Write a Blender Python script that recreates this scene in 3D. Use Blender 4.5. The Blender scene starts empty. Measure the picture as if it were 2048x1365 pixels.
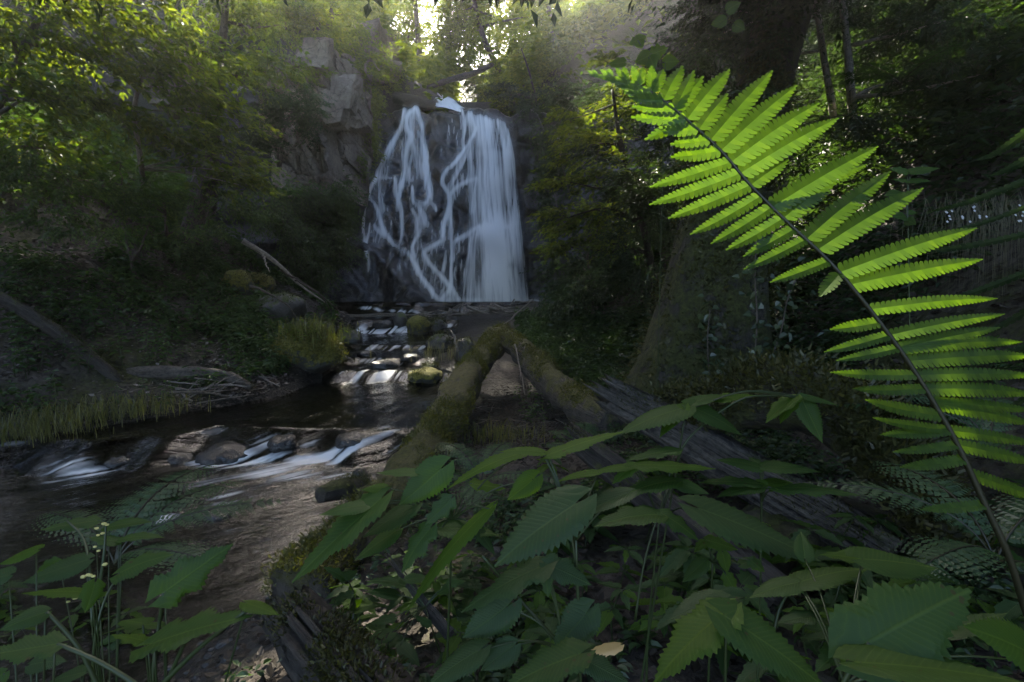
import bpy, math, random
import numpy as np
from mathutils import Vector, Matrix

# ------------------------------------------------------------------ camera, sky, sun, exposure
scn = bpy.context.scene
COL = scn.collection
PITCH = math.radians(5.16)
FPX = 1024.0                                   # focal length in pixels of the 2048 px wide photograph
cam_d = bpy.data.cameras.new('camera'); cam = bpy.data.objects.new('camera', cam_d); COL.objects.link(cam)
cam.location = (0, 0, 0); cam.rotation_euler = (math.pi/2 - PITCH, 0, 0)
cam_d.sensor_width = 36.0; cam_d.lens = 18.0; cam_d.clip_start = 0.02; cam_d.clip_end = 400
scn.camera = cam

SUN_AZ, SUN_EL = math.radians(-7), math.radians(42)
S = Vector((math.sin(SUN_AZ)*math.cos(SUN_EL), math.cos(SUN_AZ)*math.cos(SUN_EL), math.sin(SUN_EL)))
world = bpy.data.worlds.new('World'); scn.world = world; world.use_nodes = True
wn = world.node_tree.nodes; wl = world.node_tree.links
sky = wn.new('ShaderNodeTexSky'); sky.sky_type = 'NISHITA'; sky.sun_disc = False
sky.sun_elevation = SUN_EL; sky.sun_rotation = SUN_AZ; sky.air_density = 0.8; sky.dust_density = 2.5; sky.ozone_density = 0.5
bg = wn['Background']; bg.inputs['Strength'].default_value = 0.15
wl.new(sky.outputs[0], bg.inputs['Color'])
sun_d = bpy.data.lights.new('sun', 'SUN'); sun_d.energy = 5.0; sun_d.angle = math.radians(0.5); sun_d.color = (1.0, 0.92, 0.76)
sun = bpy.data.objects.new('sun', sun_d); COL.objects.link(sun)
sun.rotation_euler = (-S).to_track_quat('-Z', 'Y').to_euler(); sun.location = S*60
vs = scn.view_settings; vs.view_transform = 'Standard'; vs.look = 'None'; vs.gamma = 1; vs.use_curve_mapping = False
vs.exposure = 2.8
cy = scn.cycles
cy.max_bounces = 5; cy.diffuse_bounces = 3; cy.glossy_bounces = 2; cy.transmission_bounces = 4
cy.transparent_max_bounces = 24; cy.volume_bounces = 0
cy.sample_clamp_indirect = 3.0; cy.sample_clamp_direct = 8.0; cy.caustics_reflective = False; cy.caustics_refractive = False
cy.use_adaptive_sampling = True; cy.adaptive_threshold = 0.008

# ------------------------------------------------------------------ numbers
rs = np.random.RandomState(7); random.seed(7)
CP, SP = math.cos(PITCH), math.sin(PITCH)
def ray(u, v):
    cx = (u - 1024.0)/FPX; cu = (682.5 - v)/FPX
    return np.array([cx, CP + SP*cu, CP*cu - SP])
def at(u, v, Y):
    """point of the photograph's pixel direction at the distance Y from the camera"""
    d = ray(u, v); return d*(Y/d[1])
def px(Y): return Y/FPX                         # metres per photograph pixel at distance Y
def sst(a, b, x):
    t = np.clip((np.asarray(x, float)-a)/(b-a), 0, 1); return t*t*(3-2*t)
def _h(ix, iy, iz, s):
    n = (ix*374761393 + iy*668265263 + iz*2147483647 + s*974711) & 0xffffffff
    n = ((n ^ (n >> 13))*1274126177) & 0xffffffff
    n = ((n ^ (n >> 16))*2246822519) & 0xffffffff
    return ((n ^ (n >> 15)) & 0xffff)/32767.5 - 1.0
def vnoise(x, y, z=0.0, s=0):
    x, y, z = np.broadcast_arrays(np.asarray(x, float), np.asarray(y, float), np.asarray(z, float))
    ix, iy, iz = np.floor(x).astype(np.int64), np.floor(y).astype(np.int64), np.floor(z).astype(np.int64)
    fx, fy, fz = x-ix, y-iy, z-iz
    fx, fy, fz = [f*f*(3-2*f) for f in (fx, fy, fz)]
    r = 0
    for a in (0, 1):
        for b in (0, 1):
            for c in (0, 1):
                r = r + _h(ix+a, iy+b, iz+c, s)*(fx if a else 1-fx)*(fy if b else 1-fy)*(fz if c else 1-fz)
    return r
def fbm(x, y, z=0.0, o=4, s=0):
    r, a, f = 0, 0.5, 1.0
    for k in range(o):
        r = r + a*vnoise(np.asarray(x)*f, np.asarray(y)*f, np.asarray(z)*f, s+k*17); a *= 0.5; f *= 2.03
    return r
def worley(x, y, z, s=0, rel=False):
    """distances to the nearest and second nearest of one jittered point per cell, and the nearest point's own number"""
    x, y, z = np.broadcast_arrays(np.asarray(x, float), np.asarray(y, float), np.asarray(z, float))
    ix, iy, iz = np.floor(x).astype(np.int64), np.floor(y).astype(np.int64), np.floor(z).astype(np.int64)
    ox = np.zeros(x.shape); oz = np.zeros(x.shape)
    d1 = np.full(x.shape, 9.0); d2 = np.full(x.shape, 9.0); v1 = np.zeros(x.shape)
    for a in (-1, 0, 1):
        for b in (-1, 0, 1):
            for c in (-1, 0, 1):
                jx, jy, jz = ix+a, iy+b, iz+c
                qx = jx+.5+.45*_h(jx, jy, jz, s); qy = jy+.5+.45*_h(jx, jy, jz, s+1); qz = jz+.5+.45*_h(jx, jy, jz, s+2)
                d = np.sqrt((x-qx)**2+(y-qy)**2+(z-qz)**2)
                n = d < d1
                d2 = np.where(n, d1, np.minimum(d2, d)); v1 = np.where(n, _h(jx, jy, jz, s+3), v1); ox = np.where(n, x-qx, ox); oz = np.where(n, z-qz, oz); d1 = np.where(n, d, d1)
    if rel: return d1, d2, v1, ox, oz
    return d1, d2, v1
def unit(a): return a/np.maximum(np.linalg.norm(a, axis=-1, keepdims=True), 1e-9)

# ------------------------------------------------------------------ objects
def tag(o, label=None, cat=None, group=None, kind=None):
    if label: o['label'] = label
    if cat: o['category'] = cat
    if group: o['group'] = group
    if kind: o['kind'] = kind
    return o
def empty(name, loc):
    o = bpy.data.objects.new(name, None); COL.objects.link(o); o.location = loc; o.empty_display_size = 0.1
    return o
def mesh_data(name, V, Fs, smooth=False, attrs=None, uv=None):
    """V (n,3) array; Fs a list of (m,k) index arrays"""
    me = bpy.data.meshes.new(name)
    V = np.asarray(V, np.float32)
    me.vertices.add(len(V)); me.vertices.foreach_set('co', V.ravel())
    if isinstance(Fs, np.ndarray): Fs = [Fs]
    Fs = [np.asarray(f, np.int32) for f in Fs if len(f)]
    nl = sum(f.size for f in Fs); npoly = sum(len(f) for f in Fs)
    idx = np.concatenate([f.ravel() for f in Fs])
    tot = np.concatenate([np.full(len(f), f.shape[1], np.int32) for f in Fs])
    start = np.concatenate([[0], np.cumsum(tot)[:-1]]).astype(np.int32)
    me.loops.add(nl); me.loops.foreach_set('vertex_index', idx)
    me.polygons.add(npoly); me.polygons.foreach_set('loop_start', start); me.polygons.foreach_set('loop_total', tot)
    me.polygons.foreach_set('use_smooth', np.full(npoly, smooth))
    for k, a in (attrs or {}).items():
        a = np.asarray(a, np.float32)
        if a.ndim == 1:
            at_ = me.attributes.new(k, 'FLOAT', 'POINT'); at_.data.foreach_set('value', a)
        else:
            at_ = me.attributes.new(k, 'FLOAT_VECTOR', 'POINT'); at_.data.foreach_set('vector', a.ravel())
    me.update(); me.validate()
    return me
def obj(name, me, mat, parent=None, loc=None):
    o = bpy.data.objects.new(name, me); COL.objects.link(o)
    if mat and not me.materials: me.materials.append(mat)
    if parent is not None:
        o.parent = parent
        o.matrix_parent_inverse = Matrix.Translation(-Vector(parent.location))
    if loc is not None: o.location = loc
    return o
def build(name, V, Fs, mat, parent=None, smooth=False, attrs=None):
    return obj(name, mesh_data(name, V, Fs, smooth, attrs), mat, parent)
def grid_faces(nr, nc):
    i = np.arange(nr-1)[:, None]*nc + np.arange(nc-1)[None, :]
    i = i.ravel(); return np.stack([i, i+1, i+nc+1, i+nc], 1)

def catmull(P, n):
    P = np.asarray(P, float)
    if len(P) == 2:
        t = np.linspace(0, 1, n)[:, None]; return P[0]*(1-t)+P[1]*t
    Q = np.vstack([2*P[0]-P[1], P, 2*P[-1]-P[-2]])
    d = np.linalg.norm(np.diff(P[:, :3], axis=0), axis=1); c = np.concatenate([[0], np.cumsum(d)])
    s = np.linspace(0, c[-1], n); k = np.clip(np.searchsorted(c, s, side='right')-1, 0, len(P)-2)
    t = ((s-c[k])/np.maximum(d[k], 1e-9))[:, None]; a, b, e, f = Q[k], Q[k+1], Q[k+2], Q[k+3]
    return .5*((2*b)+(-a+e)*t+(2*a-5*b+4*e-f)*t*t+(-a+3*b-3*e+f)*t**3)
def tube(P, R, n=10, rough=0.0, freq=3.0, seed=0, ridge=0.0, nridge=9, cap=True, stretch=1.0):
    """tube along the points P with radii R; rough and ridge work the bark into its surface. Returns V, faces, attrs"""
    P = np.asarray(P, float); m = len(P); R = np.broadcast_to(np.asarray(R, float), (m,))
    T = unit(np.gradient(P, axis=0))
    up = np.array([0, 0, 1.0]) if abs(T[0][2]) < .85 else np.array([1.0, 0, 0])
    Ns = []; nrm = unit(np.cross(T[0], up))
    for k in range(m):
        nrm = unit(nrm - T[k]*np.dot(nrm, T[k])); Ns.append(nrm)
    Ns = np.array(Ns); B = np.cross(T, Ns)
    th = np.linspace(0, 2*np.pi, n, endpoint=False)
    dirs = Ns[:, None]*np.cos(th)[None, :, None] + B[:, None]*np.sin(th)[None, :, None]
    L = np.concatenate([[0], np.cumsum(np.linalg.norm(np.diff(P, axis=0), axis=1))])
    r = np.repeat(R[:, None], n, 1)
    if rough or ridge:
        cxs, sns = np.cos(th)[None, :], np.sin(th)[None, :]
        ll = L[:, None]/max(R.max(), 1e-6)
        if rough: r = r*(1 + rough*fbm(cxs*freq*.5+0*ll, sns*freq*.5+0*ll, ll*freq*.22*stretch, 4, seed)*1.6)
        if ridge:
            q = vnoise(cxs*nridge*.5+0*ll, sns*nridge*.5+0*ll, ll*.25, seed+5)
            r = r*(1 + ridge*(np.abs(q)*2-1))
    V = (P[:, None]+dirs*r[..., None]).reshape(-1, 3)
    i = np.arange(m-1)[:, None]*n; j = np.arange(n)[None, :]; k = (j+1) % n
    F = np.stack([(i+j).ravel(), (i+k).ravel(), (i+n+k).ravel(), (i+n+j).ravel()], 1)
    A = np.stack([np.repeat(L, n), np.tile(th/(2*np.pi), m)*1.0, np.zeros(m*n)], 1)
    Fs = [F]
    if cap:
        V = np.vstack([V, P[0]-T[0]*R[0]*.05, P[-1]+T[-1]*R[-1]*.05]); c0, c1 = m*n, m*n+1
        j = np.arange(n); k = (j+1) % n
        Fs.append(np.stack([np.full(n, c0), k, j], 1)); Fs.append(np.stack([np.full(n, c1), (m-1)*n+j, (m-1)*n+k], 1))
        A = np.vstack([A, [0, 0, 1], [L[-1], 0, 1]])
    return V, Fs, {'along': A}
def join(parts):
    V, F3, F4, A, o = [], [], [], [], 0
    for v, fs, a in parts:
        V.append(v)
        for f in ([fs] if isinstance(fs, np.ndarray) else fs):
            (F3 if f.shape[1] == 3 else F4).append(f+o)
        A.append(a['along'] if a and 'along' in a else np.zeros((len(v), 3))); o += len(v)
    Fs = ([np.vstack(F4)] if F4 else []) + ([np.vstack(F3)] if F3 else [])
    return np.vstack(V), Fs, {'along': np.vstack(A)}

# ------------------------------------------------------------------ materials
class N:
    def __init__(s, name):
        s.m = bpy.data.materials.new(name); s.m.use_nodes = True; s.t = s.m.node_tree; s.t.nodes.clear()
        s.out = s.n('ShaderNodeOutputMaterial')
    def n(s, typ, ins=None, **kw):
        nd = s.t.nodes.new(typ)
        for k, v in kw.items(): setattr(nd, k, v)
        for k, v in (ins or {}).items():
            if hasattr(v, 'is_linked') or hasattr(v, 'links'): s.t.links.new(v, nd.inputs[k])
            else: nd.inputs[k].default_value = v
        return nd
    def mix(s, fac, a, b):
        nd = s.t.nodes.new('ShaderNodeMix'); nd.data_type = 'RGBA'
        for k, v in ((0, fac), (6, a), (7, b)):
            if hasattr(v, 'links'): s.t.links.new(v, nd.inputs[k])
            else: nd.inputs[k].default_value = v if k == 0 else (*v, 1) if len(v) == 3 else v
        return nd.outputs[2]
    def ramp(s, fac, stops, interp='LINEAR'):
        nd = s.n('ShaderNodeValToRGB', {0: fac}); e = nd.color_ramp.elements; nd.color_ramp.interpolation = interp
        while len(e) < len(stops): e.new(0.5)
        for k, (p, c) in enumerate(stops):
            e[k].position = p; e[k].color = (*c, 1) if not np.isscalar(c) else (c, c, c, 1)
        return nd.outputs[0]
    def noise(s, scale, detail=4, rough=.55, vec=None, dim='3D'):
        ins = {'Scale': scale, 'Detail': detail, 'Roughness': rough}
        if vec is not None: ins['Vector'] = vec
        return s.n('ShaderNodeTexNoise', ins).outputs[0]
    def attr(s, name, out=2):
        return s.n('ShaderNodeAttribute', attribute_name=name).outputs[out]
    def bump(s, h, dist, strength=1.0, nrm=None):
        ins = {'Height': h, 'Distance': dist, 'Strength': strength}
        if nrm is not None: ins['Normal'] = nrm
        return s.n('ShaderNodeBump', ins).outputs[0]
    def math(s, op, a, b=0.0, clamp=False):
        nd = s.n('ShaderNodeMath', {0: a, 1: b}, operation=op); nd.use_clamp = clamp; return nd.outputs[0]
    def vmul(s, v, sc):
        return s.n('ShaderNodeVectorMath', {0: v, 1: sc}, operation='MULTIPLY').outputs[0]
    def shader(s, sh):
        s.t.links.new(sh, s.out.inputs['Surface']); return s.m
    def pos(s): return s.n('ShaderNodeNewGeometry').outputs['Position']

def leaf_mat(name, c1, c2, c3, trans=(1.7, 1.9, .7), tw=.5, gloss=.03, rough=.45, veins=False, hue_noise=1.2):
    k = N(name)
    g = k.n('ShaderNodeNewGeometry')
    rnd = g.outputs['Random Per Island']
    big = k.noise(hue_noise, 2, .5, g.outputs['Position'])
    f = k.math('ADD', k.math('MULTIPLY', rnd, .75), k.math('MULTIPLY', k.math('SUBTRACT', big, .5), .9), clamp=True)
    col = k.ramp(f, [(0.05, c1), (0.55, c2), (1.0, c3)])
    nrm = None
    if veins:
        uvw = k.attr('along', 1)
        sep = k.n('ShaderNodeSeparateXYZ', {0: uvw})
        a_, b_ = sep.outputs[0], k.math('ABSOLUTE', sep.outputs[1])
        w = k.math('SINE', k.math('MULTIPLY', k.math('SUBTRACT', a_, k.math('MULTIPLY', b_, .33)), 58.0))
        vein = k.math('POWER', k.math('ABSOLUTE', w), .22)                       # 0 in a side vein
        mid = k.math('SUBTRACT', 1.0, k.math('MULTIPLY', k.n('ShaderNodeMapRange', {0: b_, 1: .015, 2: .05, 3: 1.0, 4: 0.0}).outputs[0], 1.0))
        vm = k.math('MULTIPLY', vein, mid)
        fine = k.noise(260, 3, .6, g.outputs['Position'])
        col = k.mix(k.math('MULTIPLY', k.math('SUBTRACT', 1.0, vm), .5), col, tuple(min(1, 1.5*x+.012) for x in c3))
        col = k.mix(k.math('MULTIPLY', k.noise(38, 4, .7, g.outputs['Position']), .5), col, c1)
        spots = k.n('ShaderNodeTexVoronoi', {'Scale': 46.0, 'Vector': g.outputs['Position']}).outputs[0]
        sm = k.n('ShaderNodeMapRange', {0: k.math('ADD', spots, k.math('MULTIPLY', k.noise(9, 2, .5, g.outputs['Position']), .5)), 1: .30, 2: .36, 3: 1.0, 4: 0.0}).outputs[0]
        col = k.mix(k.math('MULTIPLY', sm, .75), col, (.055, .042, .014))
        nrm = k.bump(k.math('ADD', vm, k.math('MULTIPLY', fine, .5)), .0011, .8)
    ins = {'Color': col}
    if nrm is not None: ins['Normal'] = nrm
    d = k.n('ShaderNodeBsdfDiffuse', ins)
    t = k.n('ShaderNodeBsdfTranslucent', {'Color': k.mix(1.0, col, (*trans, 1)) if False else k.n('ShaderNodeMix', {6: col, 7: (*trans, 1), 0: 1.0}, data_type='RGBA', blend_type='MULTIPLY').outputs[2]})
    mx = k.n('ShaderNodeMixShader', {0: tw, 1: d.outputs[0], 2: t.outputs[0]})
    gi = {'Color': (1, 1, 1, 1), 'Roughness': rough}
    if nrm is not None: gi['Normal'] = nrm
    gl = k.n('ShaderNodeBsdfGlossy', gi)
    return k.shader(k.n('ShaderNodeMixShader', {0: gloss, 1: mx.outputs[0], 2: gl.outputs[0]}).outputs[0])

def bark_mat(name, dark, light, moss=(.055, .062, .012), moss_amt=.0, grain=14, moss_up=True, bump=.02, rough=.8, wet=0.0):
    k = N(name); p = k.attr('along', 1); geo = k.n('ShaderNodeNewGeometry'); pos = geo.outputs['Position']
    v = k.vmul(pos, (1, 1, 1))
    g1 = k.noise(grain, 6, .62, k.n('ShaderNodeVectorMath', {0: p, 1: (.35, 6.0, 1)}, operation='MULTIPLY').outputs[0])
    g2 = k.noise(grain*1.6, 5, .65, pos)
    h = k.math('ADD', k.math('MULTIPLY', g1, .75), k.math('MULTIPLY', g2, .45))
    col = k.ramp(h, [(.47, dark), (.62, light), (.76, tuple(x*1.5 for x in light))])
    if moss_amt > 0:
        m1 = k.noise(5.5, 5, .65, pos)
        nz = k.n('ShaderNodeSeparateXYZ', {0: geo.outputs['Normal']}).outputs[2]
        mk = k.math('ADD', m1, k.math('MULTIPLY', nz, .22 if moss_up else .05))
        mk = k.n('ShaderNodeMapRange', {0: mk, 1: .78-moss_amt*.5, 2: .9-moss_amt*.5, 3: 0.0, 4: 1.0}).outputs[0]
        mc = k.ramp(k.noise(26, 4, .7, pos), [(.3, tuple(x*.35 for x in moss)), (.55, moss), (.75, tuple(x*1.7 for x in moss))])
        col = k.mix(mk, col, mc)
        h = k.math('ADD', h, k.math('MULTIPLY', mk, k.noise(60, 4, .7, pos)))
    nrm = k.bump(h, bump, .9)
    b = k.n('ShaderNodeBsdfPrincipled', {'Base Color': col, 'Roughness': rough, 'Normal': nrm, 'Specular IOR Level': .3})
    return k.shader(b.outputs[0])

def rock_mat(name, c1, c2, c3, scale=1.6, rough=.55, bump=.05, moss=0.0, mosscol=(.045, .06, .012), streak=False, spec=.5):
    k = N(name); geo = k.n('ShaderNodeNewGeometry'); pos = geo.outputs['Position']
    a = k.noise(scale, 7, .62, pos); b = k.noise(scale*7, 5, .65, pos)
    vor = k.n('ShaderNodeTexVoronoi', {'Scale': scale*1.7, 'Vector': k.n('ShaderNodeVectorMath', {0: pos, 1: k.n('ShaderNodeTexNoise', {'Scale': scale, 'Vector': pos, 'Detail': 3.0}).outputs[1]}, operation='ADD').outputs[0]}, feature='DISTANCE_TO_EDGE')
    crack = k.n('ShaderNodeMapRange', {0: vor.outputs[0], 1: 0.0, 2: .035, 3: 0.0, 4: 1.0}).outputs[0]
    h = k.math('ADD', k.math('ADD', a, k.math('MULTIPLY', b, .35)), k.math('MULTIPLY', crack, .22))
    col = k.ramp(k.math('ADD', k.math('MULTIPLY', a, .6), k.math('MULTIPLY', b, .4)), [(.33, c1), (.52, c2), (.7, c3)])
    col = k.mix(k.math('MULTIPLY', k.math('SUBTRACT', 1.0, crack), .6), col, tuple(x*.4 for x in c1))
    if moss > 0:
        nz = k.n('ShaderNodeSeparateXYZ', {0: geo.outputs['Normal']}).outputs[2]
        mk = k.math('ADD', k.noise(scale*1.8, 5, .65, pos), k.math('MULTIPLY', nz, .25))
        mk = k.n('ShaderNodeMapRange', {0: mk, 1: .85-moss*.5, 2: .95-moss*.5, 3: 0.0, 4: 1.0}).outputs[0]
        mc = k.ramp(k.noise(24, 4, .7, pos), [(.3, tuple(x*.35 for x in mosscol)), (.55, mosscol), (.75, tuple(x*1.7 for x in mosscol))])
        col = k.mix(mk, col, mc); rough = k.math('ADD', k.math('MULTIPLY', mk, .4), rough, True)
    nrm = k.bump(h, bump, .9)
    return k.shader(k.n('ShaderNodeBsdfPrincipled', {'Base Color': col, 'Roughness': rough, 'Normal': nrm, 'Specular IOR Level': spec}).outputs[0])

M = {}
M['wet_rock'] = rock_mat('wet_rock', (.008, .008, .009), (.020, .020, .022), (.042, .042, .043), 1.5, .34, .07, moss=.10)
M['tan_rock'] = rock_mat('dry_cliff_rock', (.07, .055, .042), (.16, .13, .10), (.26, .215, .165), 1.3, .85, .05, moss=.12, spec=.2)
M['boulder'] = rock_mat('boulder_rock', (.015, .014, .013), (.04, .038, .035), (.08, .075, .07), 4, .5, .03, moss=.42)
M['wet_boulder'] = rock_mat('wet_boulder_rock', (.008, .008, .008), (.02, .019, .018), (.045, .043, .042), 6, .22, .03)
M['moss_rock'] = rock_mat('mossy_rock', (.012, .012, .01), (.03, .03, .022), (.05, .05, .04), 5, .8, .03, moss=.85, mosscol=(.11, .10, .016))
M['moss_log'] = bark_mat('mossy_bark', (.010, .008, .006), (.065, .054, .042), moss=(.070, .066, .016), moss_amt=.48, grain=11, bump=.03)
M['moss_trunk'] = bark_mat('mossy_trunk_bark', (.008, .008, .006), (.03, .027, .020), moss=(.050, .056, .014), moss_amt=.75, grain=7, moss_up=False, bump=.05)
M['bark'] = bark_mat('grey_brown_bark', (.014, .011, .009), (.075, .062, .05), moss_amt=.2, grain=12, moss_up=False)
M['pale_bark'] = bark_mat('pale_bark', (.10, .085, .07), (.30, .26, .22), grain=10, bump=.01)
M['dark_bark'] = bark_mat('dark_wet_bark', (.006, .005, .004), (.032, .027, .022), moss_amt=.15, grain=10)
M['grey_wood'] = bark_mat('weathered_grey_wood', (.010, .009, .008), (.075, .067, .056), moss_amt=.12, moss=(.05, .06, .02), grain=16, bump=.035)
M['stick'] = bark_mat('driftwood', (.035, .029, .024), (.15, .128, .105), grain=20, bump=.006)
M['twig'] = bark_mat('twig_bark', (.02, .015, .011), (.07, .055, .042), grain=20, bump=.004)
M['stem'] = leaf_mat('green_stem', (.018, .030, .008), (.030, .046, .013), (.042, .058, .018), tw=.15)
M['rachis'] = leaf_mat('fern_stalk', (.012, .012, .005), (.02, .02, .008), (.03, .028, .01), tw=.05)
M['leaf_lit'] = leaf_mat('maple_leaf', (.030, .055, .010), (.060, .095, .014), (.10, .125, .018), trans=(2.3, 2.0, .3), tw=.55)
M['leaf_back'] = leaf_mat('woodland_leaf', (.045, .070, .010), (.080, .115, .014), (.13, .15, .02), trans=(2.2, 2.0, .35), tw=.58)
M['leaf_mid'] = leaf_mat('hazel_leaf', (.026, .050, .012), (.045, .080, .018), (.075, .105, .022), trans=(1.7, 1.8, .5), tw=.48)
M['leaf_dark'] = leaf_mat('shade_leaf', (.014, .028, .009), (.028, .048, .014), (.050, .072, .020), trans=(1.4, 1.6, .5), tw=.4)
M['herb'] = leaf_mat('herb_leaf', (.020, .042, .012), (.036, .066, .018), (.058, .090, .022), trans=(1.5, 1.7, .5), tw=.42)
M['ivy'] = leaf_mat('ivy_leaf', (.020, .035, .014), (.04, .058, .022), (.075, .085, .03), tw=.3, gloss=.04)
M['grass'] = leaf_mat('grass_blade', (.05, .055, .015), (.09, .09, .025), (.14, .13, .04), tw=.35)
M['dry_grass'] = leaf_mat('dry_grass_blade', (.06, .055, .03), (.11, .10, .06), (.16, .15, .09), tw=.25)
M['moss'] = leaf_mat('moss', (.032, .034, .005), (.072, .070, .010), (.12, .11, .018), tw=.3, gloss=.02, hue_noise=3)
M['moss_dark'] = leaf_mat('dark_moss', (.02, .022, .006), (.045, .046, .013), (.075, .07, .022), tw=.3, gloss=.02, hue_noise=3)
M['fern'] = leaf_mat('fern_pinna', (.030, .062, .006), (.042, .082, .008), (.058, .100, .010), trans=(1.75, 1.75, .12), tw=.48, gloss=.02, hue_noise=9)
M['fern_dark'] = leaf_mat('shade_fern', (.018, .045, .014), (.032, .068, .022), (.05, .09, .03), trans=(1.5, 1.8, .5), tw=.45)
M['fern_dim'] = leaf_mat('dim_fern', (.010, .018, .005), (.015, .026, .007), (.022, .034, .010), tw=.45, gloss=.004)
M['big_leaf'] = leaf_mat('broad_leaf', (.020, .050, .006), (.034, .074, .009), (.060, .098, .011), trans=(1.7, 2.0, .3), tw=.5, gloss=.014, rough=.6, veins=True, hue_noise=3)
M['bright_leaf'] = leaf_mat('lit_broad_leaf', (.040, .085, .006), (.055, .11, .008), (.075, .135, .010), trans=(1.9, 2.0, .25), tw=.6, gloss=.01, rough=.6, veins=True, hue_noise=3)  # brighter copy of broad_leaf, the glow of lit leaves put into its colour
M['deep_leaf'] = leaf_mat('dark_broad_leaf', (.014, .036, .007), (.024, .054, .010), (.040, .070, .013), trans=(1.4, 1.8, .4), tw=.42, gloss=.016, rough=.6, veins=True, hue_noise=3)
M['dead_leaf'] = leaf_mat('dead_leaf', (.20, .16, .07), (.30, .25, .12), (.36, .31, .16), tw=.3, gloss=.03)
M['litter'] = leaf_mat('leaf_litter', (.045, .035, .028), (.11, .095, .085), (.23, .215, .21), trans=(1, .9, .8), tw=.1, gloss=.03, rough=.5)
M['shaded_litter'] = leaf_mat('shaded_leaf_litter', (.018, .014, .010), (.045, .036, .028), (.09, .08, .07), trans=(1, .9, .8), tw=.1, gloss=.01, rough=.6)  # darker copy of leaf_litter, shade put into its colour
M['bud'] = leaf_mat('yellow_bud', (.35, .33, .10), (.45, .42, .16), (.5, .47, .2), tw=.25)
M['white_flower'] = leaf_mat('white_petal', (.5, .5, .5), (.6, .6, .6), (.65, .65, .62), trans=(1, 1, 1), tw=.3)

# leaf litter over soil, with moss and with bare wet mud by the stream
k = N('forest_soil'); pos = k.pos()
a = k.noise(1.1, 6, .6, pos); b = k.noise(22, 6, .7, pos); c = k.n('ShaderNodeTexVoronoi', {'Scale': 16.0, 'Vector': pos})
soil = k.ramp(b, [(.33, (.012, .010, .008)), (.5, (.035, .028, .022)), (.68, (.085, .07, .058))])
soil = k.mix(k.math('MULTIPLY', k.n('ShaderNodeSeparateColor', {0: c.outputs[1]}).outputs[0], .55), soil, (.10, .085, .072))
mk = k.n('ShaderNodeMapRange', {0: k.math('ADD', a, k.math('MULTIPLY', b, .3)), 1: .62, 2: .78, 3: 0.0, 4: 1.0}).outputs[0]
soil = k.mix(mk, soil, k.ramp(b, [(.35, (.012, .014, .004)), (.6, (.045, .05, .013))]))
wet = k.attr('wet')
peb = k.n('ShaderNodeTexVoronoi', {'Scale': 26.0, 'Vector': pos})
mud = k.ramp(k.math('ADD', k.math('MULTIPLY', k.noise(9, 5, .6, pos), .6), k.math('MULTIPLY', k.n('ShaderNodeSeparateColor', {0: peb.outputs[1]}).outputs[1], .4)), [(.3, (.004, .0035, .003)), (.55, (.011, .0095, .0075)), (.75, (.032, .028, .023))])
col = k.mix(wet, soil, mud)
hh = k.math('ADD', k.math('MULTIPLY', b, .6), k.math('MULTIPLY', k.math('SUBTRACT', 1.0, c.outputs[0]), .4))
nrm = k.bump(k.math('ADD', hh, k.math('MULTIPLY', k.math('MULTIPLY', k.math('SUBTRACT', 1.0, peb.outputs[0]), .9), wet)), .04, 1.0)
M['soil'] = k.shader(k.n('ShaderNodeBsdfPrincipled', {'Base Color': col, 'Normal': nrm, 'Roughness': k.math('SUBTRACT', .85, k.math('MULTIPLY', wet, .2)), 'Specular IOR Level': .22}).outputs[0])

# creek water: clear and brownish, white where it breaks
k = N('creek_water'); pos = k.pos(); foam = k.attr('foam'); fl = k.attr('flow', 1)
rip = k.math('ADD', k.noise(3.2, 5, .6, k.vmul(fl, (2.2, .55, 1))), k.math('MULTIPLY', k.noise(16, 3, .6, k.vmul(fl, (1.6, .5, 1))), .35))
nrm = k.bump(rip, .035, .7)
fr = k.n('ShaderNodeFresnel', {'IOR': 1.33, 'Normal': nrm}).outputs[0]
body = k.n('ShaderNodeBsdfTransparent', {'Color': (.20, .18, .15, 1)})
gl = k.n('ShaderNodeBsdfGlossy', {'Color': (1, 1, 1, 1), 'Roughness': .05, 'Normal': nrm})
wat = k.n('ShaderNodeMixShader', {0: fr, 1: body.outputs[0], 2: gl.outputs[0]})
wd = k.n('ShaderNodeBsdfDiffuse', {'Color': (.84, .85, .86, 1)})
wt = k.n('ShaderNodeBsdfTranslucent', {'Color': (.84, .85, .86, 1)})
wm = k.n('ShaderNodeMixShader', {0: .35, 1: wd.outputs[0], 2: wt.outputs[0]})
M['water'] = k.shader(k.n('ShaderNodeMixShader', {0: foam, 1: wat.outputs[0], 2: wm.outputs[0]}).outputs[0])

k = N('falling_water'); al = k.attr('veil')
wd = k.n('ShaderNodeBsdfDiffuse', {'Color': (.93, .92, .90, 1)}); wt = k.n('ShaderNodeBsdfTranslucent', {'Color': (.93, .92, .90, 1)})
wm = k.n('ShaderNodeMixShader', {0: .2, 1: wd.outputs[0], 2: wt.outputs[0]})
tr = k.n('ShaderNodeBsdfTransparent', {'Color': (1, 1, 1, 1)})
M['falls'] = k.shader(k.n('ShaderNodeMixShader', {0: al, 1: tr.outputs[0], 2: wm.outputs[0]}).outputs[0])

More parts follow.
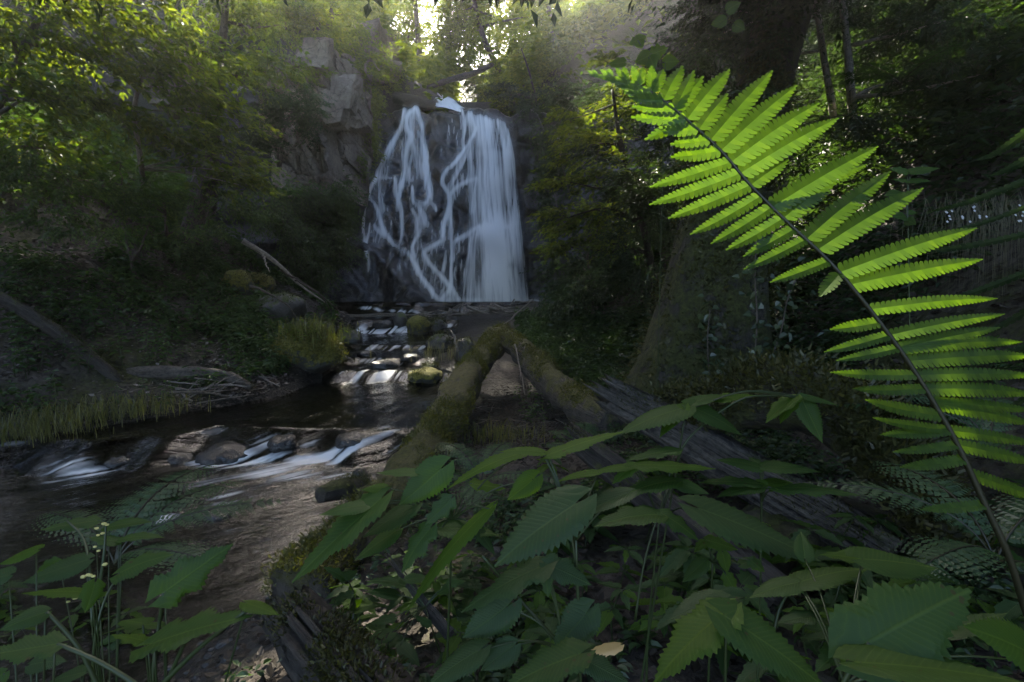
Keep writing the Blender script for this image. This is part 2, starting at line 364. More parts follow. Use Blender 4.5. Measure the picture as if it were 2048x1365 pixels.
# ------------------------------------------------------------------ terrain
WY = [-8, 2, 5.9, 6.35, 7.2, 9.0, 9.5, 9.9, 10.6, 11.0, 12.0, 12.3, 14.6, 15.0, 15.4, 17.3, 17.8, 18.2, 30]
WZ = [-2.1, -2.04, -2.0, -1.74, -1.72, -1.70, -1.66, -1.50, -1.46, -1.34, -1.30, -1.20, -1.12, -.98, -.74, -.64, -.33, -.25, -.25]
XLY = [-8, 2, 4, 5, 6, 6.4, 7, 8, 9.5, 12, 15, 17.3, 18, 20.2, 30]
XLX = [-10, -8.5, -7.6, -7, -6.2, -5.6, -4.9, -4.15, -3.75, -4.2, -4.7, -5.6, -7.0, -7.3, -7.3]
XRY = [-8, 1, 2, 3.4, 5, 6, 7, 8, 9.5, 12, 15, 17.2, 17.9, 20.2, 30]
XRX = [-4.5, -2.6, -2.0, -1.55, -1.5, -1.3, -1.15, -1.15, -1.35, -1.75, -1.9, -1.6, 1.0, 1.25, 1.25]
FTY = [-8, 0, 3, 6, 9, 12, 15, 18, 21, 30]
FTX = [1.8, 1.9, 2.1, 2.3, 1.7, 1.1, 1.05, 1.4, 1.7, 2.5]
FTZ = [-1.15, -1.12, -1.1, -1.2, -1.3, -1.05, -.75, -.15, .1, .3]
def water_z(y): return np.interp(y, WY, WZ)
LIP_Z, LIP_Y = 7.7, 22.5
def ground(x, y, fine=True):
    x = np.asarray(x, float); y = np.asarray(y, float)
    zw = water_z(y); xl = np.interp(y, XLY, XLX) + .25*vnoise(y*.9, 3.3, 0, 4); xr = np.interp(y, XRY, XRX) + .15*vnoise(y*1.1, 9.1, 0, 5)
    ft = np.interp(y, FTY, FTX); fz = np.interp(y, FTY, FTZ)
    tl = np.maximum(xl-x, 0); tr = np.maximum(x-ft, 0)
    zl = zw + np.interp(tl, [0, .25, .9, 2.2, 6, 12, 40], [.0, .12, .30, 1.05, 3.8, 8.9, 32])
    zr = fz + np.interp(tr, [0, 1, 3, 8, 40], [0, .9, 3.0, 7.5, 30])
    s = np.clip((x-xr)/np.maximum(ft-xr, .2), 0, 1)
    zm = zw + (fz-zw)*(.5*sst(0, .3, s) + .5*sst(.15, 1, s))
    z = np.where(x < xl, zl, np.where(x > ft, zr, zm))
    inside = (x >= xl) & (x <= xr)
    dep = np.minimum(x-xl, xr-x)
    z = np.where(inside, zw - .05 - .14*sst(0, .5, dep), z)
    # the valley above the fall
    xc = -1.6 - .10*(y-22.5)
    zu = 7.75 + .13*np.maximum(y-22.5, 0) + .9*sst(23.0, 24.6, y) + np.maximum(np.abs(x-xc)-1.1, 0)*.62
    zu = np.minimum(zu, 7.75+.13*np.maximum(y-22.5, 0)+16) + .42*np.maximum(y-34, 0)
    k = sst(22.7, 23.6, y + .2*vnoise(x*.8, y*.1, 0, 8))
    z = np.where(k > 0, np.maximum(z, z*(1-k)+np.maximum(zu, z*0)*k), z)
    if fine:
        am = np.where(inside, .03, np.clip(.05 + .05*np.maximum(tl, tr), .05, .5))
        am = np.where((y < 5) & (x > xr) & (x < ft), .05, am)
        z = z + am*fbm(x*.8, y*.8, 0, 5, 11)*1.3
    return z
def at_ground(u, v):
    """where the pixel's line of sight meets the ground"""
    d = ray(u, v); Y = np.arange(.8, 60, .04); p = d[None]*(Y/d[1])[:, None]
    hit = np.nonzero(p[:, 2] < ground(p[:, 0], p[:, 1]))[0]
    return p[max(hit[0]-1, 0)] if len(hit) else d*(30/d[1])
def spaced(a, b, fine, coarse, lo, hi):
    out = [a]
    while out[-1] < b:
        t = out[-1]; out.append(t + (fine if lo <= t <= hi else coarse))
    return np.array(out)
gx = spaced(-38, 36, .13, .6, -9, 5); gy = spaced(-8, 62, .13, .6, 1.0, 23)
GX, GY = np.meshgrid(gx, gy)
GZ = ground(GX, GY)
zwg = water_z(GY); wet = 1-sst(.02, .35, GZ-zwg); wet = np.where(GY > 20.5, .3, wet)
xrg = np.interp(GY, XRY, XRX); ftg = np.interp(GY, FTY, FTX)
gully = (1-sst(.2, 1.0, np.abs(GX-(.15-.03*(GY-6)))))*sst(4.6, 5.6, GY)*(1-sst(8.5, 9.5, GY))   # seep between the two mossy trunks
GZ = GZ - .25*gully; wet = np.maximum(wet, gully)
ter = build('terrain', np.stack([GX, GY, GZ], -1).reshape(-1, 3), grid_faces(len(gy), len(gx)), M['soil'], smooth=True, attrs={'wet': wet.ravel()})
tag(ter, kind='structure')

# ------------------------------------------------------------------ cliff behind the fall
def cliff_y(x, z):
    x = np.asarray(x, float); z = np.asarray(z, float)
    y = 20.55 + .235*(z+.25)
    # rounded ledges: (height of the ledge at x, how far the rock below it stands out, span)
    def ledge(zl, out, w, x0, x1, soft=.5):
        s = sst(x0-soft, x0+soft, x)*(1-sst(x1-soft, x1+soft, x))
        return -out*s*(1-sst(zl-w, zl+w*.4, z))
    y = y + ledge(5.0 + .10*np.sin(x*2.3), .35, .25, -6.8, -3.4) + ledge(3.85+.15*np.sin(x*3+1), .30, .22, -4.6, -2.6, .3)
    y = y + ledge(2.05+.12*np.sin(x*2.2), .42, .3, -6.6, -2.4, .4)
    y = y + ledge(2.95-.35*(x+.9)**2, .75, .45, -1.9, .45, .35)
    y = y + ledge(5.1, .2, .4, -2.9, -.6, .3)
    slab = 2.35 - .85*np.maximum(x+5.6, 0)                      # the dark slab at lower left
    y = y - .9*(1-sst(slab-.5, slab+.15, z))*(1-sst(-2.9, -2.2, x))
    d1, d2, v1 = worley(x*.85+.12*z, z*.62, 0*x, 21)
    y = y + .24*v1*sst(0, .25, d2-d1) - .10*(1-sst(0, .12, d2-d1))*-1
    y = y + .30*fbm(x*1.1, z*.9, 3.0, 5, 31) + .10*fbm(x*4.0, z*3.2, 7, 3, 37)
    side = np.maximum(-7.0-x, 0)*.9 + np.maximum(x-1.3, 0)*.5   # the sides come forward and frame it
    y = y - np.minimum(side, 3.2)*sst(-1, 3, z)
    return y
cx_ = np.arange(-10.5, 6.01, .055); cz_ = np.concatenate([np.arange(-.7, 8.4, .055)])
CX, CZ = np.meshgrid(cx_, cz_); CY = cliff_y(CX, CZ)
CY = CY + 3*sst(7.55, 8.4, CZ + .25*vnoise(CX*1.3, 1.0, 0, 6))
cl = build('cliff', np.stack([CX, CY, CZ], -1).reshape(-1, 3), grid_faces(len(cz_), len(cx_)), M['wet_rock'], smooth=True)
tag(cl, kind='structure')

# where lines of sight meet the cliff, on a coarse raster of directions
_cu = np.arange(690, 1120, 8.0); _cv = np.arange(190, 640, 8.0); _U, _V = np.meshgrid(_cu, _cv)
_dx = (_U-1024)/FPX; _dc = (682.5-_V)/FPX; _dy = CP+SP*_dc; _dz = CP*_dc-SP; _Y = np.full(_U.shape, 21.5)
for _ in range(8): _Y = cliff_y(_dx*_Y/_dy, _dz*_Y/_dy)
_CXm, _CZm = _dx*_Y/_dy, _dz*_Y/_dy
def on_cliff(u, v):
    a = min(max((v-_cv[0])/8, 0), len(_cv)-1.001); b = min(max((u-_cu[0])/8, 0), len(_cu)-1.001)
    i, j = int(a), int(b); f, g = a-i, b-j
    q = [m[i, j]*(1-f)*(1-g)+m[i+1, j]*f*(1-g)+m[i, j+1]*(1-f)*g+m[i+1, j+1]*f*g for m in (_CXm, _CZm)]
    return (q[0], 0, q[1])

# ------------------------------------------------------------------ the waterfall
rs.seed(101)
ZX = lambda X, Y: (600 + X/2.1, Y/2.1)
FX0, FX1, FZ0, FZ1, FR = -7.2, 1.5, -.30, 8.2, .0245
fnx, fnz = int((FX1-FX0)/FR), int((FZ1-FZ0)/FR)
D = np.zeros((fnz, fnx))
def splat(P, w, n, strength, wob=.05):
    """n threads of water wandering along the path P (x, z), spread over the width w"""
    P = np.asarray(P, float)
    for _ in range(n):
        m = max(int(np.linalg.norm(np.diff(P, axis=0), axis=1).sum()/(FR*.6)), 4)
        Q = catmull(P, m) if len(P) > 2 else np.linspace(P[0], P[-1], m)
        off = rs.normal(0, w*.5); ph = rs.rand()*50
        wv = off*np.linspace(rs.uniform(.5, 1), rs.uniform(.8, 1.4), m) + wob*fbm(np.linspace(0, m*FR*2.2, m)+ph, ph, 0, 3, 3)
        a = strength*np.clip(.75 + .9*fbm(np.linspace(0, m*FR*1.5, m)+ph, ph+9, 0, 3, 5), .05, 2)
        T = np.gradient(Q, axis=0); T /= np.linalg.norm(T, axis=1)[:, None]+1e-9
        a = a*(.3+.7*np.abs(T[:, 1])**1.5)
        X = Q[:, 0]-T[:, 1]*wv; Z = Q[:, 1]+T[:, 0]*wv*.6
        i = ((Z-FZ0)/FR); j = ((X-FX0)/FR)
        for di in (0, 1):
            for dj in (0, 1):
                ii = np.floor(i).astype(int)+di; jj = np.floor(j).astype(int)+dj
                wgt = (1-np.abs(i-ii))*(1-np.abs(j-jj)); ok = (ii >= 0) & (ii < fnz) & (jj >= 0) & (jj < fnx) & (wgt > 0)
                np.add.at(D, (ii[ok], jj[ok]), a[ok]*wgt[ok])
def zpath(pts):
    out = []
    for X, Y in pts:
        p = on_cliff(*ZX(X, Y)); out.append((p[0], p[2]))
    return out
strands = [  # path in the zoomed crop, width in metres, threads, strength
    ([(440, 462), (428, 540), (398, 600), (365, 650), (340, 720), (325, 755)], .10, 9, .55),
    ([(430, 540), (395, 620), (385, 690), (365, 752)], .16, 10, .22), ([(400, 600), (360, 680), (335, 752)], .14, 12, .3),
    ([(405, 752), (365, 752), (325, 757), (303, 800), (290, 832), (318, 862), (345, 920), (360, 975), (400, 1030), (440, 1055)], .10, 12, .6),
    ([(340, 765), (345, 850), (350, 900)], .10, 4, .4), ([(295, 830), (283, 880), (282, 960), (291, 1080), (297, 1140)], .06, 4, .4),
    ([(305, 940), (290, 1010), (286, 1060)], .08, 3, .3), ([(318, 950), (350, 985), (405, 1035)], .08, 5, .5),
    ([(440, 1055), (465, 1072), (490, 1110), (520, 1165), (560, 1220), (588, 1262)], .08, 12, .6),
    ([(490, 462), (456, 500), (455, 550), (475, 582), (450, 640), (442, 740), (430, 800)], .12, 12, .5),
    ([(488, 462), (510, 520), (520, 600), (530, 680), (540, 760), (550, 830)], .14, 14, .5),
    ([(475, 470), (480, 560), (500, 660), (510, 760)], .26, 18, .25), ([(470, 580), (455, 680), (470, 770)], .18, 12, .3), ([(500, 560), (535, 660), (545, 800)], .14, 10, .3),
    ([(520, 700), (540, 780), (555, 845)], .14, 12, .35),
    ([(405, 755), (412, 820), (430, 880), (436, 960), (430, 1030)], .10, 10, .5), ([(440, 762), (416, 850), (428, 900), (440, 1000)], .08, 6, .5),
    ([(475, 790), (478, 850), (500, 850), (560, 862), (575, 890)], .10, 10, .5), ([(550, 830), (520, 862), (490, 858)], .14, 12, .45),
    ([(490, 860), (520, 900), (540, 955)], .16, 12, .4), ([(470, 880), (492, 920), (497, 1000)], .07, 8, .5), ([(515, 870), (515, 950), (512, 980)], .2, 12, .2),
    ([(430, 770), (425, 840)], .1, 5, .4), ([(495, 1000), (476, 1040), (485, 1085)], .10, 8, .6),
    ([(680, 470), (692, 530), (688, 600), (690, 640)], .14, 10, .35), ([(715, 480), (735, 560)], .2, 10, .4), ([(630, 540), (628, 600)], .08, 4, .2),
    ([(745, 552), (718, 598), (682, 650), (652, 690), (612, 730), (604, 780), (630, 822), (632, 880), (612, 940), (604, 1000)], .09, 14, .6),
    ([(720, 600), (690, 680), (660, 740), (630, 800)], .16, 10, .3), ([(745, 755), (700, 770), (660, 792), (632, 822)], .07, 9, .6),
    ([(745, 755), (735, 800), (725, 900)], .12, 8, .35), ([(632, 822), (636, 900), (640, 960), (640, 1005)], .10, 10, .5), ([(600, 940), (608, 1005)], .06, 5, .4),
    ([(640, 1008), (600, 1016), (570, 1032), (520, 1062)], .06, 9, .6), ([(520, 1064), (550, 1110), (585, 1150), (620, 1190), (642, 1212)], .07, 12, .6),
    ([(640, 1010), (642, 1100), (640, 1205)], .05, 8, .55), ([(616, 1050), (606, 1140)], .06, 6, .4), ([(640, 1205), (610, 1250), (598, 1264)], .14, 14, .5), ([(642, 1205), (660, 1240), (668, 1264)], .10, 9, .4),
    ([(660, 1015), (680, 1000), (740, 962), (790, 950), (850, 960), (915, 945)], .07, 9, .5),
    ([(740, 965), (690, 1000), (648, 1020), (645, 1100)], .08, 8, .5),
    ([(600, 1262), (700, 1264), (800, 1265), (950, 1266)], .06, 14, .7), ([(820, 1262), (900, 1264), (1000, 1268)], .08, 12, .6),
]
for pts, w, n, st in strands:
    zp = zpath(pts); splat(zp, w*.8, n+2, st*.50, .07)
    Q = catmull(np.array(zp), 40)
    for _ in range(int(n*1.6)):                                            # wisps that leave the main thread and fall straight
        q = Q[rs.randint(0, 40)]; ln = rs.uniform(.12, .75); a = q + rs.normal(0, w*.6, 2)
        splat([a, a+[rs.normal(0, .03), -ln*.5], a+[rs.normal(0, .05), -ln]], .02, 1, st*.24, .03)
for t in np.linspace(0, 1, 420):                                    # the broad veil
    t = np.clip(t+rs.normal(0, .012), 0, 1); core = (.25+.95*np.exp(-((t-.66)/.24)**2))*sst(-.1, .3, t)
    if vnoise(t*17, 2.2, 0, 77) < -.35: core *= .3
    X0 = 690+t*172; Y0 = 482+44*t + 14*vnoise(t*9, .5, 0, 3)
    X1 = np.interp(t, [0, .3, 1], [706, 760, 908]); X2 = np.interp(t, [0, .3, 1], [708, 780, 924]); X3 = np.interp(t, [0, .3, 1], [706, 800, 954])
    pts = [(X0, Y0), (X0*.35+X1*.65, 640), (X1, 800), (X2, 960)]
    if rs.rand() > .3: pts += [(X3, 1262)]
    k0 = rs.rand() < .25
    splat(zpath(pts[1:] if k0 else pts), .02, 1, .36*core*rs.choice([.15, .5, 1.0, 2.2], p=[.3, .3, .28, .12]), .02)
for t in np.linspace(0, 1, 300):                                    # over the hump at its foot
    core = .15 + 1.3*np.exp(-((t-.58)/.25)**2)
    if vnoise(t*15, 5.2, 0, 79) < -.35: core *= .35
    Xa = 712+t*150 + rs.normal(0, 5); Ya = 1010-95*math.sin(math.pi*min(t*1.15, 1))*.62 + rs.normal(0, 7)
    Xb = np.interp(t, [0, .5, 1], [690, 812, 905]); Xc = np.interp(t, [0, .5, 1], [668, 835, 955])
    splat(zpath([(Xa, Ya), (Xa*.6+Xb*.4, Ya+50), (Xb, 1130), (Xc, 1264)]), .03, 1, .42*core*rs.choice([.2, .6, 1.1, 2.4], p=[.3, .3, .28, .12]), .02)
for _ in range(420):                                                # drops and trickles caught on the rough rock
    X = rs.uniform(280, 720); Y = rs.uniform(475, 1150)
    if X < 440-(Y-470)*.45 or vnoise(X*.03, Y*.012, 0, 15) < -.1: continue
    splat(zpath([(X, Y), (X+rs.normal(0, 4), Y+rs.uniform(8, 45))]), .03, 1, .22)
def blur(A, sz, sx):
    def k1(s): r = int(3*s)+1; t = np.arange(-r, r+1); g = np.exp(-.5*(t/s)**2); return g/g.sum(), r
    for ax, s in ((0, sz), (1, sx)):
        g, r = k1(s); B = np.zeros_like(A); Pd = np.pad(A, [(r, r) if i == ax else (0, 0) for i in (0, 1)], mode='edge')
        for i, w in enumerate(g): B += w*(Pd[i:i+A.shape[0], :] if ax == 0 else Pd[:, i:i+A.shape[1]])
        A = B
    return A
Dn = blur(D, 2.5, .55)*1.0 + blur(D, 9, 1.4)*.2 + blur(D, 6, 5)*.06
fx = FX0 + FR*np.arange(fnx); fz = FZ0 + FR*np.arange(fnz)
FXg, FZg = np.meshgrid(fx, fz)
streaks = np.clip(.95 + 1.1*fbm(FXg*13 + .5*vnoise(FXg*2, FZg*1.5, 0, 8), FZg*.9, 0, 4, 88), .25, 1.8)*np.clip(1+.9*vnoise(FXg*1.6, FZg*1.1, 0, 89), .4, 1.6)
Dn = Dn*streaks
alpha = .94*(1-np.exp(-1.9*Dn)); alpha = np.where(alpha < .02, 0, alpha)
cyf = cliff_y(FXg, FZg); smoothY = np.minimum(blur(cyf, 14, 10), cyf); smoothY = blur(smoothY, 16, 10)
FYg = smoothY - .20 - .15*blur(alpha, 12, 8)
fm = grid_faces(fnz, fnx); keep = alpha.ravel()[fm].max(1) > .03; fm = fm[keep]
used = np.unique(fm); remap = np.full(fnx*fnz, -1); remap[used] = np.arange(len(used))
fall = empty('waterfall', (-1.6, 20.4, -.25))
tag(fall, 'white silky waterfall spreading over the dark wet rock face', 'waterfall')
build('falling_water', np.stack([FXg, FYg, FZg], -1).reshape(-1, 3)[used], remap[fm], M['falls'], fall, True, {'veil': alpha.ravel()[used]})
# small bright cascade above the lip
na, nb = 60, 46
uu, tt = np.meshgrid(np.linspace(-1, 1, na), np.linspace(0, 1, nb))
Uc = 880 + 22*tt + uu*(17 + 22*tt); Vc = 186 + 33*tt + 8*tt*uu + 3*vnoise(uu*3, tt*2, 0, 2)
Yc = 25.0 - 2.2*tt - .25*vnoise(uu*2, tt*4, 0, 6)
P3 = np.array([at(a, b, c) for a, b, c in zip(Uc.ravel(), Vc.ravel(), Yc.ravel())])
al = np.clip(1.1 + .9*fbm(uu*7, tt*1.6, 0, 4, 12), 0, 1)*(1-sst(.55, 1.0, np.abs(uu)+.25*vnoise(tt*7, uu*3, 0, 5)))*sst(0, .25, tt+.15*vnoise(uu*6, 1, 0, 9)+.05)*.95
build('upper_cascade', P3, grid_faces(nb, na), M['falls'], fall, True, {'veil': al.ravel()})
tt2 = P3.copy(); tt2[:, 1] += .22; tt2[:, 2] -= .12
tt2 = tt2.reshape(nb, na, 3); cen = tt2.mean((0, 1)); tt2 = cen + (tt2-cen)*np.array([1.9, 1.05, 1.1])
tt2[..., 1] += .2*fbm(tt2[..., 0]*2, tt2[..., 2]*2, 0, 4, 9); tt2[..., 2] += .15*fbm(tt2[..., 0]*2, tt2[..., 1]*2, 4, 4, 9)
tag(build('rock_ledge', tt2.reshape(-1, 3), grid_faces(nb, na), M['wet_rock'], None, True), 'dark rock step under the small upper cascade', 'rock ledge')

# ------------------------------------------------------------------ creek
wy = np.concatenate([np.arange(1.0, 5.4, .05), np.arange(5.4, 7.0, .025), np.arange(7.0, 18.4, .045), np.arange(18.4, 20.9, .12)]); wsn = 125
Sg, WYg = np.meshgrid(np.linspace(0, 1, wsn), wy)
xlw = np.interp(WYg, XLY, XLX)-.35; xrw = np.interp(WYg, XRY, XRX)+.3
WXg = xlw + (xrw-xlw)*Sg
shear = np.where(WYg < 7, (7-WYg)*1.15, 0)
fxc = WXg - shear*.0
flowx = WXg - np.where(WYg < 6.6, 1.2*(WYg-6.6), .25*(WYg-6.6))     # across the current
yl = WYg + .45*fbm(WXg*.8, WYg*.25, 0, 3, 51) + .2*vnoise(WXg*2.6, WYg*.3, 0, 52) + .5*(1-sst(-5.6, -4.0, WXg))*(WYg < 9)
yl = np.where(WYg > 17.9, np.maximum(yl, 18.2), yl)
WZg = water_z(yl)
st = np.abs(water_z(yl+.05)-water_z(yl-.05))/.1                      # steepness of the run
calm = (WYg > 18)
WZg = WZg + np.where(calm, 0, .035*fbm(flowx*2.4, WYg*1.1, 0, 4, 61) + .02*np.clip(st, 0, 1)*vnoise(flowx*7, WYg*2, 0, 63))
foam = np.clip(st*1.3-.12, 0, 1)*.16
def on_water(u, v):
    d = ray(u, v); Y = np.arange(1.5, 20.5, .02); z = d[2]*Y/d[1]
    hit = np.nonzero(z < water_z(Y))[0]
    return d*(Y[hit[0]]/d[1]) if len(hit) else d*(19/d[1])
for (u, v, du, dv, s) in [(770, 661, 46, 7, 1.2), (735, 665, 24, 5, 1), (800, 655, 20, 6, .8), (755, 702, 40, 6, .6), (800, 697, 30, 4, .6), (830, 700, 25, 4, .4), (740, 722, 30, 6, .7), (775, 745, 55, 8, .9), (720, 745, 40, 8, .9), (700, 765, 40, 8, .6),
        (830, 728, 30, 6, .6), (690, 744, 40, 4, .5), (600, 905, 90, 12, 1.0), (480, 925, 80, 14, 1.2), (415, 910, 34, 16, .8), (720, 902, 60, 10, 1.0), (770, 885, 40, 9, .9), (655, 915, 60, 8, 1.0), (560, 948, 90, 14, .5),
        (640, 950, 90, 12, .4), (155, 945, 62, 9, 1.2), (90, 962, 40, 5, .5), (50, 915, 60, 6, .5), (30, 897, 50, 5, .4), (308, 1038, 34, 12, 1.4), (440, 1005, 30, 26, .6), (400, 960, 50, 16, .4), (460, 1060, 40, 10, .35),
        (620, 650, 30, 3, .3), (870, 623, 30, 3, .7), (745, 622, 20, 3, .9), (800, 621, 30, 3, .6), (900, 650, 30, 3, .6), (550, 868, 40, 10, .4), (780, 860, 30, 12, .5), (620, 872, 20, 12, .6)]:
    p = on_water(u, v); p2 = on_water(u, v+dv); p1 = on_water(u, v-dv)
    rx = du*px(p[1]); ry = max(abs(p1[1]-p2[1])*.5, .08)
    foam = foam + s*np.exp(-((WXg-p[0])/rx)**2-((WYg-p[1])/ry)**2)
streak = .50 + 1.1*fbm(flowx*6.0, WYg*.8, 0, 4, 71) + .45*vnoise(flowx*19, WYg*1.4, 0, 73)
streak2 = .5 + 1.1*fbm(flowx*2.0, WYg*1.2, 2, 3, 75)
foam = np.clip(foam*np.clip(streak, 0, 1.4)*np.clip(streak2, .3, 1.3)*3.2 - .26, 0, .92)
foam = np.where(calm, 0, foam)
near = calm & (WYg > 19.7) & (WXg > -3.0)
foam = np.maximum(foam, np.where(near, np.clip((WYg-19.9)/.7 + .3*vnoise(WXg*4, WYg*3, 0, 4), 0, .8), 0))
cw = build('creek_water', np.stack([WXg, WYg, WZg], -1).reshape(-1, 3), grid_faces(len(wy), wsn), M['water'], None, True,
           {'foam': foam.ravel(), 'flow': np.stack([flowx, WYg, 0*WYg], -1).reshape(-1, 3)})
tag(cw, kind='structure')

# ------------------------------------------------------------------ foliage makers
def leaf_faces(P, Dr, Up, L, W, fine=False, droop=.12, fold=.18):
    """one folded leaf per row; diamonds far off, six-cornered leaves nearer"""
    n = len(P); Dr = unit(Dr); Sd = unit(np.cross(Dr, Up)); Up = np.cross(Sd, Dr)
    L = np.broadcast_to(L, (n,))[:, None]; W = np.broadcast_to(W, (n,))[:, None]
    if not fine:
        V = np.stack([P, P+Dr*L*.45+Sd*W*.5+Up*W*fold, P+Dr*L-Up*L*droop, P+Dr*L*.45-Sd*W*.5+Up*W*fold], 1).reshape(-1, 3)
        b = np.arange(n)[:, None]*4
        return V, np.vstack([b+[0, 1, 2], b+[0, 2, 3]])
    V = np.stack([P, P+Dr*L*.28+Sd*W*.48+Up*W*fold, P+Dr*L*.62+Sd*W*.42+Up*W*fold*.6, P+Dr*L-Up*L*droop,
                  P+Dr*L*.62-Sd*W*.42+Up*W*fold*.6, P+Dr*L*.28-Sd*W*.48+Up*W*fold], 1).reshape(-1, 3)
    b = np.arange(n)[:, None]*6
    return V, np.vstack([b+[0, 1, 2, 3], b+[0, 3, 4, 5]])
def sprays(O, Dr, Up, K, ln, leaf, ratio=.52, droop=.25, fine=False, jit=.3):
    """flat twigs carrying K leaves each; returns leaf mesh and twig mesh"""
    n = len(O); Dr = unit(Dr); Sd = unit(np.cross(Dr, Up)); Un = unit(np.cross(Sd, Dr))
    t = ((np.arange(K)+.6)/K)[None, :, None]; sg = np.where(np.arange(K) % 2 == 0, 1, -1)[None, :, None].astype(float)
    ln = np.broadcast_to(ln, (n,))[:, None, None]
    ctr = O[:, None]+Dr[:, None]*ln*t - np.array([0, 0, 1.0])*ln*droop*t*t
    P = ctr + rs.normal(0, .04, (n, K, 3))*ln
    ld = Dr[:, None]*(.55+.5*t) + Sd[:, None]*sg*(.95-.5*t) + rs.normal(0, .22, (n, K, 3)) + np.array([0, 0, -.15])
    un = Un[:, None] + rs.normal(0, jit, (n, K, 3))
    sz = leaf*(1.05-.35*t[..., 0]) * rs.uniform(.7, 1.25, (n, K))
    V, F = leaf_faces(P.reshape(-1, 3), ld.reshape(-1, 3), un.reshape(-1, 3), sz.ravel(), sz.ravel()*ratio, fine)
    e = O + Dr*ln[:, 0]*1.0 - np.array([0, 0, 1.0])*ln[:, 0]*droop; m = O + Dr*ln[:, 0]*.5 - np.array([0, 0, 1.0])*ln[:, 0]*droop*.25
    w = Sd*leaf*.045
    TV = np.stack([O-w, O+w, m+w*.7, m-w*.7, e], 1).reshape(-1, 3); b = np.arange(n)[:, None]*5
    return V, F, TV, [b+[0, 1, 2, 3], b+[3, 2, 4]]
def blob_points(c, r, n, clumps=9, spread=.27):
    cc = rs.normal(0, 1, (clumps, 3)); cc = unit(cc)*rs.uniform(.35, 1.0, (clumps, 1)); cc *= r
    k = rs.randint(0, clumps, n)
    q = cc[k] + rs.normal(0, spread, (n, 3))*r
    return c + q, q
def foliage(blobs, leafpx, cover, K=12, bias=(0, 0, -.1), fine=False, jit=.3, lenf=4.2, ratio=.52, mult=3.0, clumps=9, spread=.25):
    """blobs: (u, v, Y, half width px, half height px, half depth m)"""
    Vs, Fs, T4, T3, TV, o, ot = [], [], [], [], [], 0, 0
    for (u, v, Y, ru, rv, rd) in blobs:
        c = at(u, v, Y); s = px(Y); r = np.array([ru*s, rd, rv*s]); lf = leafpx*s
        n = int(cover*math.pi*ru*rv/(.5*ratio*leafpx**2)/K*mult) + 3
        P, q = blob_points(c, r, n, clumps, spread)
        d = q/r*np.array([1, 1, .25]) + rs.normal(0, .45, (n, 3))*np.array([1, 1, .35]) + np.array(bias)
        up = np.array([0, 0, 1.0]) + rs.normal(0, .3, (n, 3)) - .3*np.array(bias)*np.array([1, 1, 0])
        ln = lf*lenf*rs.uniform(.6, 1.3, n)
        v_, f_, tv, tf = sprays(P - unit(d)*ln[:, None]*.5, d, up, K, ln, lf, ratio, .2, fine, jit)
        Vs.append(v_); Fs.append(f_+o); o += len(v_); TV.append(tv); T4.append(tf[0]+ot); T3.append(tf[1]+ot); ot += len(tv)
    return (np.vstack(Vs), np.vstack(Fs)), (np.vstack(TV), [np.vstack(T4), np.vstack(T3)])
def pts(l): return np.array([at(*p) for p in l])
def tree(name, label, cat, path, rad, blobs, leaf, leafpx=9, cover=1.6, bark='bark', group=None, limbs=True, n=12, base=None, twigs=True, crown='crown', **kw):
    P = pts(path)
    if base is not None: P = np.vstack([base, P])
    m = max(14, len(P)*7); C = catmull(np.column_stack([P, rad]), m)
    t = empty(name, C[0, :3]); tag(t, label, cat, group)
    V, F, A = tube(C[:, :3], np.maximum(C[:, 3], .004), n, .16, 3, rs.randint(99)); build('trunk', V, F, M[bark], t, True, A)
    if blobs:
        (lv, lf), (tv, tf) = foliage(blobs, leafpx, cover, **kw)
        cr = build(crown, lv, lf, M[leaf], t); tag(cr, kind='stuff')
        if twigs: tag(build('twigs', tv, tf, M['twig'], t), kind='stuff')
        if limbs:
            for (u, v, Y, ru, rv, rd) in blobs:
                c = at(u, v, Y); d = np.linalg.norm(C[:, :3]-c, axis=1) + .9*np.maximum(C[:, 2]-c[2]+.2, 0)
                k = int(np.argmin(d)); k = min(k, m-2); a = C[k, :3]; mid = (a+c)/2 + rs.normal(0, .08, 3)*np.linalg.norm(c-a)
                r0 = min(C[k, 3]*.55, .06*np.linalg.norm(c-a)+.012)
                Q = catmull([a, mid, c], 9); V, F, A = tube(Q, np.linspace(r0, r0*.25, 9), 7, .1, 3, rs.randint(99))
                build('limb', V, F, M[bark], t, True, A)
    return t

def blades_on(V, N_, n, size, seed, zmin=.15, spread=.6, mask=None):
    """tufts of moss standing on a surface given by points V and outward normals N_"""
    r2 = np.random.RandomState(seed); w = (N_[:, 2] > zmin)
    if mask is not None: w &= mask
    idx = np.nonzero(w)[0]
    k = idx[r2.randint(0, len(idx), n)]; P = V[k] + r2.normal(0, size*1.2, (n, 3)) - N_[k]*size*.25
    d = unit(N_[k] + r2.normal(0, spread, (n, 3))); s = unit(np.cross(d, r2.normal(0, 1, (n, 3)))); L = size*r2.uniform(.5, 1.4, (n, 1))
    VV = np.stack([P-s*L*.16, P+s*L*.16, P+d*L*.6+s*L*.2, P+d*L], 1).reshape(-1, 3); b = np.arange(n)[:, None]*4
    return VV, np.vstack([b+[0, 1, 2], b+[0, 2, 3]])

